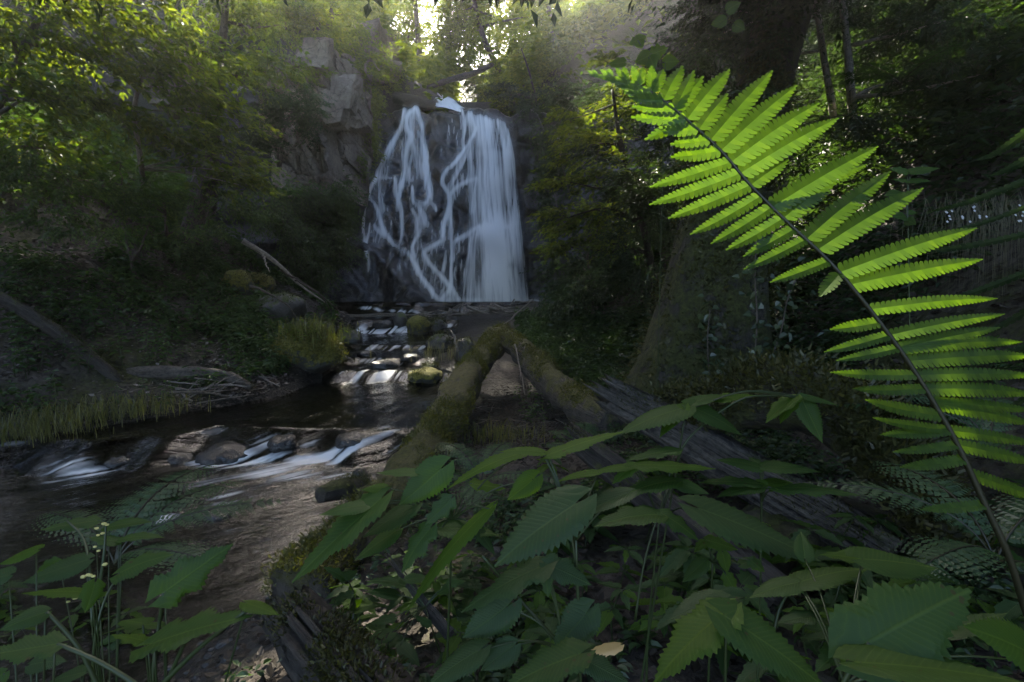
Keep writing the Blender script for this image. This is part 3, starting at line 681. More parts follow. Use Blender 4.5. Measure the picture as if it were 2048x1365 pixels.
# ------------------------------------------------------------------ trees and shrubs
rs.seed(202)
tree('maple_tree', 'broad maple with tiers of pale green leaves at the upper left corner', 'tree',
     [(-60, 400, 8.6), (-20, 250, 8.8), (40, 120, 9.2), (110, -60, 9.6), (190, -300, 10)], [.12, .10, .08, .07, .06, .04],
     [(120, 60, 9.2, 170, 62, 1.4), (60, 190, 8.6, 130, 55, 1.3), (250, 110, 10, 150, 45, 1.4), (20, 40, 8.4, 120, 70, 1.3), (330, 40, 10.4, 160, 55, 1.5), (210, 200, 9.6, 120, 36, 1.2), (120, 300, 9.2, 120, 40, 1.0)],
     'leaf_lit', 17, 1.25, mult=1.9, base=at(-70, 500, 8.6)-[0, 0, .2], bias=(.9, -.3, -.5), fine=True)
tree('maple_sapling', 'slender pale trunked maple catching sunlight in the middle of the left bank', 'tree',
     [(283, 335, 10.6), (275, 280, 10.6), (268, 225, 10.6), (285, 150, 10.8), (330, 60, 11), (380, -40, 11.3)], [.055, .05, .045, .045, .04, .03, .02],
     [(390, 300, 11.2, 115, 46, 1.2), (455, 345, 11.6, 80, 36, .9), (330, 175, 10.9, 120, 40, 1.2), (300, 250, 10.6, 90, 34, 1.0), (455, 235, 12, 80, 40, 1.0), (400, 120, 11.6, 110, 44, 1.2), (480, 370, 11.8, 60, 22, .7)],
     'leaf_lit', 15, 1.35, mult=1.8, bark='pale_bark', base=at_ground(287, 372)-[0, 0, .15], bias=(.9, -.3, -.45), fine=True)
tree('ivy_clad_tree', 'slim ivy covered trunk rising behind the broken stump on the left', 'tree',
     [(425, 380, 13.6), (428, 300, 13.6), (436, 190, 13.7), (444, 100, 13.8), (455, -40, 14.2)], [.17, .15, .13, .12, .10, .07],
     [(440, 130, 13.5, 24, 46, .3), (430, 215, 13.4, 22, 40, .3), (424, 280, 13.4, 20, 36, .3), (560, 50, 14.6, 130, 55, 1.6), (520, 130, 14, 90, 40, 1.2), (420, -20, 14, 160, 50, 1.6)],
     'leaf_lit', 12, 1.5, mult=1.8, base=at_ground(418, 440)-[0, 0, .2], bias=(.5, -.3, -.4))
tree('sapling_thicket', 'thicket of leafy saplings on the left bank around the broken stump', 'shrub',
     [(330, 430, 11.4), (325, 390, 11.4)], [.04, .03, .02],
     [(90, 370, 8.6, 110, 40, .7), (230, 400, 9.6, 100, 40, .7), (330, 390, 11.4, 80, 40, .7), (150, 450, 8.2, 110, 34, .6), (300, 470, 10, 90, 30, .6), (470, 420, 13, 70, 40, .8), (30, 320, 8.2, 90, 50, .7), (520, 380, 14.5, 60, 50, .8), (430, 470, 12.4, 50, 22, .5)],
     'leaf_mid', 10, .8, base=at_ground(335, 480)-[0, 0, .1], bias=(.6, -.3, -.4), jit=.4)
tree('cliff_top_tree', 'leafy tree overhanging the tan cliff left of the fall', 'tree',
     [(640, 150, 20.5), (655, 70, 20.7), (668, 0, 21), (680, -120, 21.4)], [.16, .14, .12, .10, .06],
     [(620, 40, 19.6, 110, 52, 1.8), (560, 120, 18.5, 70, 44, 1.3), (668, 100, 20.5, 50, 44, 1.2), (690, 30, 21, 90, 46, 1.6), (705, 150, 20.6, 46, 40, 1.0), (590, 0, 19, 120, 50, 1.6)],
     'leaf_back', 9, 1.5, mult=2.0, base=at_ground(620, 215)-[0, 0, .2], bias=(.4, -.3, -.2))
tree('grey_green_shrub', 'grey green shrub with dark bare stems in front of the tan cliff', 'shrub',
     [(560, 290, 16.2), (575, 245, 16.2), (592, 205, 16.2)], [.05, .04, .03, .02],
     [(590, 205, 16.2, 52, 44, .9), (550, 225, 16, 40, 40, .8), (618, 240, 16.2, 32, 34, .7), (545, 290, 15.8, 50, 40, .8)],
     'leaf_dark', 6.5, 1.4, base=at(556, 345, 16.3), jit=.5)
tree('bush_by_fall', 'dense bright green bush hanging beside the left edge of the fall', 'shrub',
     [(640, 520, 18.2), (645, 470, 18.2), (650, 420, 18.4)], [.05, .04, .03, .02],
     [(625, 430, 17.8, 62, 46, .9), (670, 420, 18.6, 36, 46, .7), (650, 500, 17.8, 50, 48, .8), (600, 520, 16.8, 52, 46, .9), (560, 450, 16.2, 60, 50, .9), (675, 470, 18.8, 26, 50, .5), (630, 560, 17.2, 50, 34, .7), (700, 400, 19.4, 22, 40, .4), (600, 395, 17.2, 56, 26, .6), (675, 385, 18.0, 36, 24, .5)],
     'leaf_mid', 9, 1.7, base=at(636, 575, 18), ratio=.3, bias=(.2, -.4, -.6), jit=.5)
tree('lip_shrub', 'leafy shrub on the rim between the tan cliff and the fall', 'shrub',
     [(745, 190, 22.6), (748, 160, 22.6)], [.05, .04, .02],
     [(745, 215, 22.0, 34, 46, .7), (752, 150, 23, 44, 36, .9), (735, 290, 21.2, 26, 46, .5), (715, 330, 20.6, 22, 44, .4), (790, 170, 23.6, 40, 26, .8)],
     'leaf_back', 7, 1.5, base=at(742, 235, 22.6), bias=(.2, -.4, -.4))
tree('lip_shrub', 'bright small shrub on the right of the upper cascade', 'shrub', [(955, 190, 25), (950, 170, 25)], [.04, .03, .02],
     [(945, 185, 25.2, 30, 20, .6), (985, 185, 24.6, 40, 26, .8), (930, 150, 26.4, 60, 24, 1.0), (1020, 215, 23.4, 36, 22, .6), (880, 150, 27.5, 50, 22, 1.0), (830, 165, 26, 36, 22, .8), (930, 95, 28, 54, 36, 1.5)], 'leaf_back', 7, 1.5, base=at(957, 215, 25))
# woodland beyond the fall, sun behind it
tops = []
for k, (lab, path, blobs) in enumerate([
    ('sunlit backlit tree with golden leaves straight above the fall', [(842, 160, 30), (835, 60, 30.4), (820, -120, 31)], [(800, 130, 28.5, 62, 42, 2), (850, 60, 31, 84, 50, 2.6), (770, 70, 30, 74, 50, 2.4), (830, 0, 32, 100, 40, 2.8)]),
    ('leaning woodland tree right of the golden one above the fall', [(1000, 150, 29), (965, 70, 29.5), (930, -80, 30)], [(910, 115, 27.5, 56, 36, 1.8), (945, 60, 30, 84, 46, 2.4), (1000, 40, 31, 84, 50, 2.4), (960, 0, 33, 110, 40, 2.8), (1080, 30, 30, 80, 60, 2), (1010, -20, 31, 90, 50, 2), (930, 20, 31, 70, 50, 2), (1000, 140, 27, 50, 36, 1.4)]),
    ('bushy green tree above the right rim of the fall', [(1120, 190, 25), (1105, 90, 25), (1090, -60, 25.4)], [(1060, 110, 24.6, 70, 46, 1.8), (1110, 40, 25.4, 84, 46, 2), (1090, 170, 23.6, 60, 42, 1.4), (1150, 110, 23.6, 70, 50, 1.6), (1180, 30, 24, 80, 52, 1.8), (1040, 170, 24.4, 46, 30, 1.2)]),
    ('pale tree far up the valley left of the golden glow', [(735, 120, 33), (728, 20, 33.5), (720, -120, 34)], [(720, 30, 31, 74, 50, 2.4), (745, 100, 30, 52, 36, 2), (690, -10, 33, 90, 40, 2.6)]),
    ('tall distant tree rising at the top edge of the valley', [(900, 140, 42), (895, 20, 42.5), (885, -140, 43)], [(880, -10, 42, 110, 46, 4), (940, 40, 43, 80, 46, 4), (790, 20, 43, 84, 46, 4), (1050, 10, 42, 100, 50, 4)])]):
    P0 = at(*path[0]); base = np.array([P0[0], P0[1], float(ground(P0[0], P0[1]))-.3])
    tree('woodland_tree', lab, 'tree', path, [.22, .18, .15, .08], blobs, 'leaf_back', 10, 1.0, base=base, group='trees beyond the waterfall', jit=.45, mult=2.4, bias=(0, -.2, -.2), clumps=6, spread=.2)
    tops.append(P0)
tall = bpy.data.objects['woodland_tree']
n = 1300; P = np.stack([rs.uniform(-6.6, -1.0, n), rs.uniform(20.5, 25.5, n), 0*rs.rand(n)], 1); P[:, 2] = rs.uniform(.575, .70, n)*P[:, 1] + .6
n2 = 1100; P2 = np.stack([rs.uniform(-6.8, -.6, n2), rs.uniform(26, 30.5, n2), 0*rs.rand(n2)], 1); P2[:, 2] = rs.uniform(.556, .69, n2)*P2[:, 1] + .35; P = np.vstack([P, P2]); n += n2
V, F, _, _ = sprays(P, rs.normal(0, 1, (n, 3))*[1, 1, .3], np.array([0, 0, 1.0])+rs.normal(0, .4, (n, 3)), 12, 1.0, .26)
tag(build('shade_leaf_wall', V, F, M['leaf_back'], tall), kind='stuff')  # leaf wall added above the view to keep sun off creek and logs
# right bank
tree('hazel_bush', 'hazel bush reaching tiers of bright leaves toward the fall from the right bank', 'shrub',
     [(1290, 470, 10.4), (1265, 380, 10.6), (1240, 280, 11), (1225, 180, 11.6)], [.08, .07, .06, .05, .03],
     [(1180, 290, 11.6, 90, 34, 1.0), (1140, 365, 11, 70, 26, .8), (1220, 220, 12.4, 90, 44, 1.1), (1120, 440, 10.8, 62, 30, .7), (1240, 350, 10.8, 84, 36, 1.0), (1190, 420, 10.6, 84, 34, .9), (1260, 150, 12.4, 90, 44, 1.1), (1130, 240, 12.8, 50, 26, .7), (1110, 490, 10.8, 46, 24, .6), (1200, 480, 10, 90, 34, .8)],
     'leaf_lit', 12, 1.2, bark='dark_bark', mult=2.0, base=at_ground(1310, 560)-[0, 0, .1], bias=(-.9, -.2, -.15), fine=True, clumps=6, spread=.2)
tree('tangled_shrub', 'half bare tangled shrub drooping over the right rim of the fall', 'shrub',
     [(1075, 215, 23), (1060, 150, 23), (1040, 90, 23.2)], [.06, .05, .035, .02],
     [(1060, 215, 22.4, 52, 30, .8), (1110, 240, 21.8, 52, 40, .8), (1020, 190, 23, 40, 26, .8), (1085, 300, 21, 36, 46, .6), (1075, 380, 20.4, 26, 40, .4)],
     'leaf_dark', 7, 1.0, base=at(1085, 275, 22.6), bias=(-.3, -.3, -.5))
tree('bramble_thicket', 'dense dark thicket filling the slope between hazel and mossy trunk', 'shrub',
     [(1180, 560, 11.6), (1175, 520, 11.6)], [.04, .03, .02],
     [(1130, 540, 13, 60, 46, .8), (1200, 560, 11.4, 80, 52, .8), (1270, 520, 9.8, 80, 56, .8), (1300, 440, 9.4, 90, 56, .9), (1330, 350, 9.4, 90, 60, .9), (1160, 610, 12, 70, 36, .7), (1190, 300, 15, 70, 56, .6), (1210, 420, 13.5, 60, 56, .6), (1120, 330, 18.2, 40, 56, .5), (1095, 450, 18.6, 28, 56, .4), (1150, 200, 18.5, 56, 40, .7), (1230, 200, 15, 60, 50, .7)],
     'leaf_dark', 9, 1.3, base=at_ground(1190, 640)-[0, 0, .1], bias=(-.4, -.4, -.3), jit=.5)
for k, (lab, path, rad, blobs) in enumerate([
    ('thin grey tree leaning at the top right, left one of the pair', [(1662, 200, 7.6), (1650, 130, 7.6), (1640, 60, 7.7), (1628, -20, 7.8), (1610, -200, 8.2)], [.055, .05, .045, .042, .04, .03],
        [(1560, 30, 8, 120, 54, .9), (1500, 110, 8.2, 110, 60, .9), (1450, 20, 8.6, 120, 60, 1.0), (1380, 90, 9.2, 100, 60, 1.0)]),
    ('thin grey tree at the top right, right one of the pair', [(1702, 190, 7.2), (1697, 120, 7.2), (1690, 50, 7.3), (1684, -30, 7.4), (1690, -200, 7.8)], [.06, .055, .05, .045, .04, .03],
        [(1780, 60, 7.4, 130, 60, .9), (1700, 0, 7.8, 140, 40, 1), (1900, 40, 7.0, 140, 70, 1), (1960, 150, 6.6, 120, 60, .9), (1830, 160, 7, 130, 44, .8)])]):
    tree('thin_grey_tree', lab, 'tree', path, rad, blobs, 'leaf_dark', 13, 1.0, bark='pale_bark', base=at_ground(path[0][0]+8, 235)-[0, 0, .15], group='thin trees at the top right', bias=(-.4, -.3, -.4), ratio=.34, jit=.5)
tree('hillside_bush', 'dark leafy bush high on the right slope behind the fern', 'shrub',
     [(1560, 260, 8), (1550, 220, 8)], [.03, .025, .02],
     [(1480, 250, 8, 120, 50, .7), (1600, 290, 7.4, 120, 44, .6), (1420, 180, 8.6, 100, 50, .8), (1340, 240, 9, 80, 50, .8), (1760, 250, 6.6, 110, 36, .5), (1980, 260, 5.6, 90, 50, .5)],
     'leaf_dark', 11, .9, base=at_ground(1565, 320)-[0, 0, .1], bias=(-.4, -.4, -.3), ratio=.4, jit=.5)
# the old tree; its unseen crown is added to shade the near bank
big = tree('mossy_tree', 'huge old trunk thick with dark moss behind the fern', 'tree',
     [(1400, 780, 5.5), (1410, 700, 5.55), (1425, 590, 5.6), (1450, 430, 5.8), (1520, 200, 6.4), (1600, -100, 7.0), (1640, -420, 7.4)], [1.0, .78, .64, .56, .46, .34, .28, .24], [(1440, 330, 5.0, 90, 60, .3), (1480, 220, 5.3, 90, 60, .3), (1530, 110, 5.8, 90, 60, .4), (1580, 10, 6.2, 100, 60, .4), (1400, 130, 6.4, 90, 60, .5)], 'leaf_dark',
     bark='moss_trunk', base=at(1395, 850, 5.5), n=30, leafpx=13, cover=.45, limbs=False, crown='ivy_leaves', bias=(-.3, -.4, -.4), jit=.5)
def shade_canopy(parent, spots, leaf, size):  # unseen leaf masses added overhead for their shade
    Vs, Fs, o = [], [], 0
    for (x, y, z, rx, ry, rz, n) in spots:
        n = int(n*.46)
        P, q = blob_points(np.array([x, y, z]), np.array([rx, ry, rz]), n, 26)
        d = q*np.array([1, 1, .2]) + rs.normal(0, .8, (n, 3)); up = np.array([0, 0, 1.0])+rs.normal(0, .25, (n, 3))
        v_, f_, _, _ = sprays(P, d, up, 12, size*4.2, size); Vs.append(v_); Fs.append(f_+o); o += len(v_)
    tag(build('crown', np.vstack(Vs), np.vstack(Fs), M[leaf], parent), kind='stuff')
SHADE_CANOPY_BIG = [(2.5, 0.0, 8.0, 6.0, 3.6, 1.2, 5500), (7.6, 7.5, 10.5, 4.2, 4.5, 1.6, 2200), (-3.0, -2.5, 7.5, 5.5, 4.0, 1.4, 3600), (7.0, 13, 13.5, 4.6, 5.0, 1.8, 1900), (5.2, 9.5, 8.6, 2.0, 3.5, 1.2, 900)]
shade_canopy(big, SHADE_CANOPY_BIG, 'leaf_dark', .235)
TS = math.tan(SUN_EL)/math.cos(SUN_AZ)
def shade_roof(parent, n, x0, x1, y0, y1):
    """leaf layer added just above the view to shade the near bank and creek"""
    n = int(n*.62); x = rs.uniform(x0, x1, n); y = rs.uniform(y0, y1, n); t = rs.rand(n)
    lo = .575*y + .30; hi = np.minimum(TS*y-1.05, lo+1.3)
    ok = hi > lo; x, y, t, lo, hi = x[ok], y[ok], t[ok], lo[ok], hi[ok]; n = len(x)
    P = np.stack([x, y, lo+(np.maximum(hi, lo)-lo)*t], 1)
    d = rs.normal(0, 1, (n, 3))*[1, 1, .2]; up = np.array([0, -.3, 1.0])+rs.normal(0, .3, (n, 3))
    V, F, TV, TF = sprays(P, d, up, 12, .42, .175)
    tag(build('shade_roof_leaves', V, F, M['leaf_dark'], parent), kind='stuff')
shade_roof(big, 9500, -6.5, 4.6, 3.4, 11.0)  # unseen leaf layers added to hold back the sun
shade_roof(big, 4500, -4.2, 2.6, 3.6, 8.0)
shade_roof(big, 2600, -1.4, 4.0, 11.0, 14.0)
shade_roof(big, 1700, -.8, 2.2, 14.0, 18.5)
for s in SHADE_CANOPY_BIG:
    c = np.array(s[:3]); a = at(1600, -100, 7.0); Q = catmull([a, (a+c)/2+[0, 0, .8], c], 10)
    V, F, A = tube(Q, np.linspace(.2, .05, 10), 9, .15, 3, 5); build('limb', V, F, M['moss_trunk'], big, True, A)
for c in ((0, 6, 4.9), (-3, 7.5, 5.8), (-5, 9, 6.6), (1, 4.6, 3.9), (2, 9, 6.6), (1.5, 12.5, 8.6)):   # limbs added to carry the unseen shade leaves
    a = at(1600, -100, 7.0); c = np.array(c, float); mid = (a+c)/2; mid[2] = max(mid[2], .6*mid[1]+.6)
    V, F, A = tube(catmull([a, mid, c], 12), np.linspace(.11, .02, 12), 8, .15, 3, 7); build('bough', V, F, M['moss_trunk'], big, True, A)
lt = tree('unseen_shade_tree', 'unseen tree added beside the left bank to shade it', 'tree', [(-330, 350, 6), (-300, 0, 6.2), (-220, -380, 6.6)], [.30, .26, .22, .16], [], 'leaf_dark', base=at(-340, 600, 6)-[0, 0, .2], n=14)  # out of view, added to darken the left bank
shade_canopy(lt, [(-8.5, 4.5, 8.5, 4.5, 4.0, 1.4, 2600), (-11, 10, 12.5, 3.5, 4.0, 1.4, 1300), (-7.0, 9.0, 10.5, 3.0, 3.0, 1.0, 1300)], 'leaf_dark', .21)

# ------------------------------------------------------------------ tan cliff left of the fall
import bmesh
def ico(sub):
    bm = bmesh.new(); bmesh.ops.create_icosphere(bm, subdivisions=sub, radius=1)
    V = np.array([v.co[:] for v in bm.verts]); F = np.array([[v.index for v in f.verts] for f in bm.faces]); bm.free(); return V, F
ICO3, ICO4, ICO2 = ico(4), ico(4), ico(3)
def boulder(name, c, r, mat, seed, rough=.35, rot=0.0, flat=False, src=None, cell=1.5):
    V0, F0 = src or ICO3
    d1, d2, v1 = worley(V0[:, 0]*cell+seed*3.7, V0[:, 1]*cell, V0[:, 2]*cell, seed)
    rr = 1 + rough*(v1*.35*sst(0, .3, d2-d1)) + rough*.7*fbm(V0[:, 0]*1.4+seed, V0[:, 1]*1.4, V0[:, 2]*1.4, 4, seed)
    V = V0*rr[:, None]*np.asarray(r)
    ca, sa = math.cos(rot), math.sin(rot); V = np.stack([V[:, 0]*ca-V[:, 1]*sa, V[:, 0]*sa+V[:, 1]*ca, V[:, 2]], 1)
    return build(name, V+np.asarray(c), F0, M[mat], None, not flat)
out = empty('rock_outcrop', at(640, 380, 18.8)); tag(out, 'fractured tan grey rock outcrop with vertical cracks left of the fall', 'rock outcrop')
def block(cu, cv, Y, wpx, hpx, dep, seed, lean=.12, name='rock_block'):
    """an angular joint-bounded block: hull of jittered corners, chipped"""
    r2 = np.random.RandomState(seed); c = at(cu, cv, Y); s = px(Y); h = np.array([wpx*s/2, dep/2, hpx*s/2])
    bm = bmesh.new()
    for sx in (-1, 1):
        for sy in (-1, 1):
            for sz in (-1, 0, 1):
                q = np.array([sx, sy, sz])*h*(1+r2.uniform(-.28, .12, 3)); q[0] += lean*q[2]; q[1] += .18*q[2]
                bm.verts.new(c+q)
    bmesh.ops.convex_hull(bm, input=bm.verts); bmesh.ops.delete(bm, geom=[v for v in bm.verts if not v.link_faces], context='VERTS')
    bmesh.ops.subdivide_edges(bm, edges=bm.edges, cuts=3, use_grid_fill=True)
    bmesh.ops.triangulate(bm, faces=bm.faces)
    bm.verts.ensure_lookup_table()
    V = np.array([v.co[:] for v in bm.verts]); F = np.array([[v.index for v in f.verts] for f in bm.faces]); bm.free()
    d1, d2, v1 = worley(V[:, 0]*1.1+seed, V[:, 1]*1.1, V[:, 2]*.8, seed)
    V = V + unit(V-c)*(.16*v1*sst(0, .1, d2-d1)+.12*fbm(V[:, 0]*2, V[:, 1]*2, V[:, 2]*2, 3, seed))[:, None]
    return build(name, V, F, M['tan_rock'], out)
# the face itself: planes broken along steep joints
ru = np.linspace(505, 716, 140); rv = np.linspace(60, 400, 190); RU, RV = np.meshgrid(ru, rv)
RY = 18.9 + .0*RU; dxr = (RU-1024)/FPX; dcr = (682.5-RV)/FPX; kyr = CP+SP*dcr; RXw = dxr*RY/kyr; RZw = (CP*dcr-SP)*RY/kyr
def face(x, z):
    sx = x + .38*z; y = 18.6 + .16*(z-4) - .25*(x+7)*.5
    d1, d2, v1, ox, oz = worley(sx*.75, 0*x, z*.33+.2*np.sin(sx), 301, True); y = y + .75*v1 + .9*np.sin(v1*37)*ox*.6 + .5*np.cos(v1*53)*oz
    d1, d2, v2, ox, oz = worley(sx*1.9+4, 0*x, z*1.0, 303, True); y = y + .22*v2 + .28*np.sin(v2*37)*ox + .22*np.cos(v2*41)*oz + .10*(1-sst(0, .10, d2-d1))
    d1, d2, v3, ox, oz = worley(sx*5, 0*x, z*3, 305, True); y = y + .05*v3 + .07*np.sin(v3*29)*ox
    return y + .10*fbm(x*2, z*2, 0, 4, 307) + 2.2*sst(8.5, 10.5, z+.5*vnoise(x, z, 0, 3)) + 1.5*sst(-6.4, -5.7, x)*1.0 + 1.2*(1-sst(-9.6, -8.6, x))
fv = np.stack([RXw, face(RXw, RZw), RZw], -1).reshape(-1, 3)
build('rock_face', fv, grid_faces(190, 140), M['tan_rock'], out)
for k, a in enumerate([(690, 195, 18.6, 40, 70, 1.0), (640, 120, 19.4, 60, 60, 1.2), (735, 85, 24, 60, 70, 1.6), (770, 110, 25.5, 50, 60, 1.5), (775, 155, 23.8, 60, 40, 1.2), (380, 140, 15.5, 60, 100, 1.5), (350, 190, 15, 50, 80, 1.2), (620, 240, 18.5, 40, 60, 1.0), (672, 225, 18.6, 40, 60, .9)]):
    block(*a, 100+k)

# ------------------------------------------------------------------ boulders by the stream
def rock_at(u, v, w, h, mat, label, seed, name='boulder', group=None, deep=.9, water=False, sink=.25, rough=.35):
    p = on_water(u, v) if water else at_ground(u, v); s = px(p[1]); r = np.array([w*s/2, w*s/2*deep, h*s/2*1.15])
    o = boulder(name, (p[0], p[1]+r[1]*.5, p[2]+r[2]*(1-2*sink)), r, mat, seed, rough, seed*1.3, src=ICO4 if w > 90 else ICO3 if w > 40 else ICO2)
    if mat in ('moss_rock', 'boulder') and w > 30:
        t_ = empty(name, p); tag(t_, label, 'rock', group); o.name = 'stone'; o.parent = t_; o.matrix_parent_inverse = Matrix.Translation(-Vector(p))
        Vm = np.array([v.co[:] for v in o.data.vertices]); Nm = unit(Vm-np.array([p[0], p[1]+r[1]*.5, p[2]+r[2]*(1-2*sink)]))
        bv, bf = blades_on(Vm, Nm, int(14*w), 3.2*s, seed, -.1 if mat == 'moss_rock' else .35, mask=fbm(Vm[:, 0]*4, Vm[:, 1]*4, Vm[:, 2]*4, 3, seed) > -.05)
        tag(build('moss', bv, bf, M['moss_dark'], t_), kind='stuff'); return t_
    return tag(o, label, 'rock', group)
for k, a in enumerate([
    (512, 585, 58, 46, 'moss_rock', 'round brown mossy boulder high on the left bank under the pale branch'),
    (540, 640, 116, 62, 'boulder', 'large moss topped boulder below the round one on the left bank'),
    (470, 590, 60, 60, 'moss_rock', 'dark mossy hump of rock beside the twisted root'),
    (690, 735, 34, 26, 'boulder', 'small mossy rock at the right foot of the grassy mound'),
    (640, 672, 60, 34, 'boulder', 'low dark rock on the left shore above the grassy mound'),
    (590, 665, 50, 34, 'boulder', 'dark rock left of the low one on the left shore'),
    (690, 690, 60, 36, 'boulder', 'broad mossy rock at the left edge of the rapids'),
    (650, 705, 40, 26, 'boulder', 'small rock behind the grassy mound'),
    (850, 768, 80, 36, 'moss_rock', 'low yellow mossed rock at the right shore beside the left mossy trunk'),
    (880, 700, 60, 36, 'boulder', 'rock against the right shore below the log jam'),
    (930, 720, 50, 50, 'boulder', 'dark rock tucked left of the peak of the mossy trunks'),
    (870, 665, 50, 30, 'boulder', 'mossy rock under the left end of the log jam'),
    (700, 985, 84, 30, 'moss_rock', 'flat mossy stone at the near right shore'),
    (560, 705, 40, 22, 'boulder', 'small stone by the driftwood roots'),
    (1290, 800, 90, 40, 'boulder', 'shaded stone at the foot of the huge mossy trunk')]):
    rock_at(*a, 30+k)
for k, a in enumerate([
    (835, 668, 48, 40, 'moss_rock', 'green mossy rock splitting the small upper cascade', .2), (765, 655, 44, 18, 'wet_boulder', 'wet black rock under the lip of the small upper cascade', .3), (800, 650, 30, 26, 'boulder', 'pointed rock behind the green mossy one', .2),
    (718, 962, 34, 30, 'wet_boulder', 'shiny wet black stone at the near right shore', .3), (440, 905, 120, 46, 'wet_boulder', 'broad black rock under the near rapids', .8), (330, 915, 90, 40, 'wet_boulder', 'black rock left of the broad one under the near rapids', .8),
    (560, 885, 60, 30, 'wet_boulder', 'wet rock parting the middle of the near rapids', .72), (700, 880, 70, 30, 'wet_boulder', 'wet rock at the right of the near rapids', .72), (120, 925, 110, 32, 'wet_boulder', 'wet rock in the rapids at the left edge', .6),
    (230, 930, 70, 26, 'wet_boulder', 'small wet rock above the left white ripple', .4), (760, 735, 60, 18, 'wet_boulder', 'wet rock in the middle rapids', .4), (820, 720, 50, 16, 'wet_boulder', 'wet rock right of the middle rapids', .4), (730, 712, 40, 14, 'wet_boulder', 'small wet rock at the head of the middle rapids', .4), (860, 742, 40, 16, 'boulder', 'low stone at the right edge of the middle rapids', .3),
    (270, 1060, 60, 20, 'wet_boulder', 'sunken rock behind the near white splash', .5), (420, 1035, 80, 20, 'wet_boulder', 'sunken rock right of the near white splash', .5)]):
    rock_at(*a[:6], 60+k, water=True, sink=a[6])

# ------------------------------------------------------------------ logs, trunks and sticks
def tube_normals(V, P, n, m):
    C = np.repeat(P, n, 0); return unit(V[:m*n]-C)
def log(name, label, path, rad, mat, n=24, m=60, rough=.14, ridge=0.0, moss=0, moss_mat='moss', moss_size=.02, group=None, cat='log', seed=1, P=None, zmin=.1, thr=.0):
    P = pts(path) if P is None else P
    C = catmull(np.column_stack([P, rad]), m)
    V, F, A = tube(C[:, :3], np.maximum(C[:, 3], .003), n, rough, 3, seed, ridge)
    t = empty(name, C[0, :3]); tag(t, label, cat, group)
    build('wood', V, F, M[mat], t, True, A)
    if moss:
        Nn = tube_normals(V, C[:, :3], n, m); pat = fbm(V[:m*n, 0]*3, V[:m*n, 1]*3, V[:m*n, 2]*3, 3, seed) > thr
        bv, bf = blades_on(V[:m*n], Nn, moss, moss_size, seed, zmin, mask=pat); tag(build('moss', bv, bf, M[moss_mat], t), kind='stuff')
    return t
a1 = log('mossy_log', 'thick mossy fallen trunk running from the log jam toward the viewer', [(1010, 668, 9.4), (990, 690, 8.9), (950, 735, 7.6), (915, 800, 6.2), (870, 880, 4.9), (810, 970, 4.0), (720, 1080, 3.2), (600, 1200, 2.55)],
    [.20, .21, .22, .22, .22, .215, .205, .19], 'moss_log', 40, 130, .24, .06, 24000, 'moss', .024, seed=3, cat='log')
a2 = log('mossy_log', 'mossy fallen trunk slanting down right from the peak of the other one', [(985, 672, 9.3), (1030, 690, 8.6), (1075, 735, 7.4), (1120, 780, 6.3), (1170, 815, 5.4), (1230, 850, 4.8)],
    [.18, .20, .21, .20, .19, .17], 'moss_log', 36, 90, .24, .06, 9000, 'moss', .024, seed=4, cat='log', zmin=.35)
for k, (lab, path, rad, mat, moss) in enumerate([
    ('long dark fallen log sloping down the left bank to the shore', [(-40, 575, 7.2), (60, 630, 7.3), (150, 690, 7.4), (245, 768, 7.5)], [.08, .09, .09, .08], 'dark_bark', 2600),
    ('grey barkless log lying along the left shore', [(243, 762, 7.75), (262, 752, 7.75), (335, 747, 8.0), (447, 752, 8.2), (504, 776, 8.2)], [.11, .135, .12, .10, .05], 'bark', 900),
    ('twisted bare root trunk curving down the left bank', [(403, 552, 11.6), (427, 611, 11.2), (455, 655, 10.7), (468, 690, 10.2), (440, 728, 9.6)], [.11, .13, .16, .14, .07], 'bark', 900),
    ('broken mossy stump leaning among the leaves on the left bank', [(380, 480, 13.4), (390, 440, 13.3), (403, 370, 13.2), (417, 305, 13.1)], [.34, .26, .22, .17], 'bark', 900),
    ('pale barkless branch lying in the sun on the left bank', [(485, 482, 13.2), (525, 506, 13.4), (560, 532, 13.7), (600, 570, 14.2), (650, 605, 14.8)], [.075, .065, .05, .035, .015], 'pale_bark', 0),
    ('dark log lying across the top of the fall', [(790, 196, 22.9), (830, 205, 22.7), (870, 212, 22.7)], [.24, .26, .2], 'dark_bark', 500),
    ('mossy log leaning from the lip up into the golden trees', [(850, 178, 24.2), (900, 160, 24.4), (945, 148, 24.8), (985, 130, 25.5)], [.10, .13, .13, .10], 'bark', 400),
    ('thick log pinned under the right side of the log jam', [(1120, 648, 14.5), (1060, 640, 15.2), (1000, 636, 15.8)], [.16, .16, .12], 'dark_bark', 500),
    ('mossy rotten log end beside the near right shore', [(640, 990, 3.6), (680, 980, 3.75), (730, 972, 4.0)], [.06, .08, .08], 'moss_log', 700)]):
    log('fallen_branch' if 'branch' in lab else 'fallen_log' if 'log' in lab else 'tree_stump' if 'stump' in lab else 'root_trunk', lab, path, rad, mat, 18, 44, .18, .08, moss, 'moss_dark', .02, seed=10+k, cat='branch' if 'branch' in lab else 'stump' if 'stump' in lab else 'log')
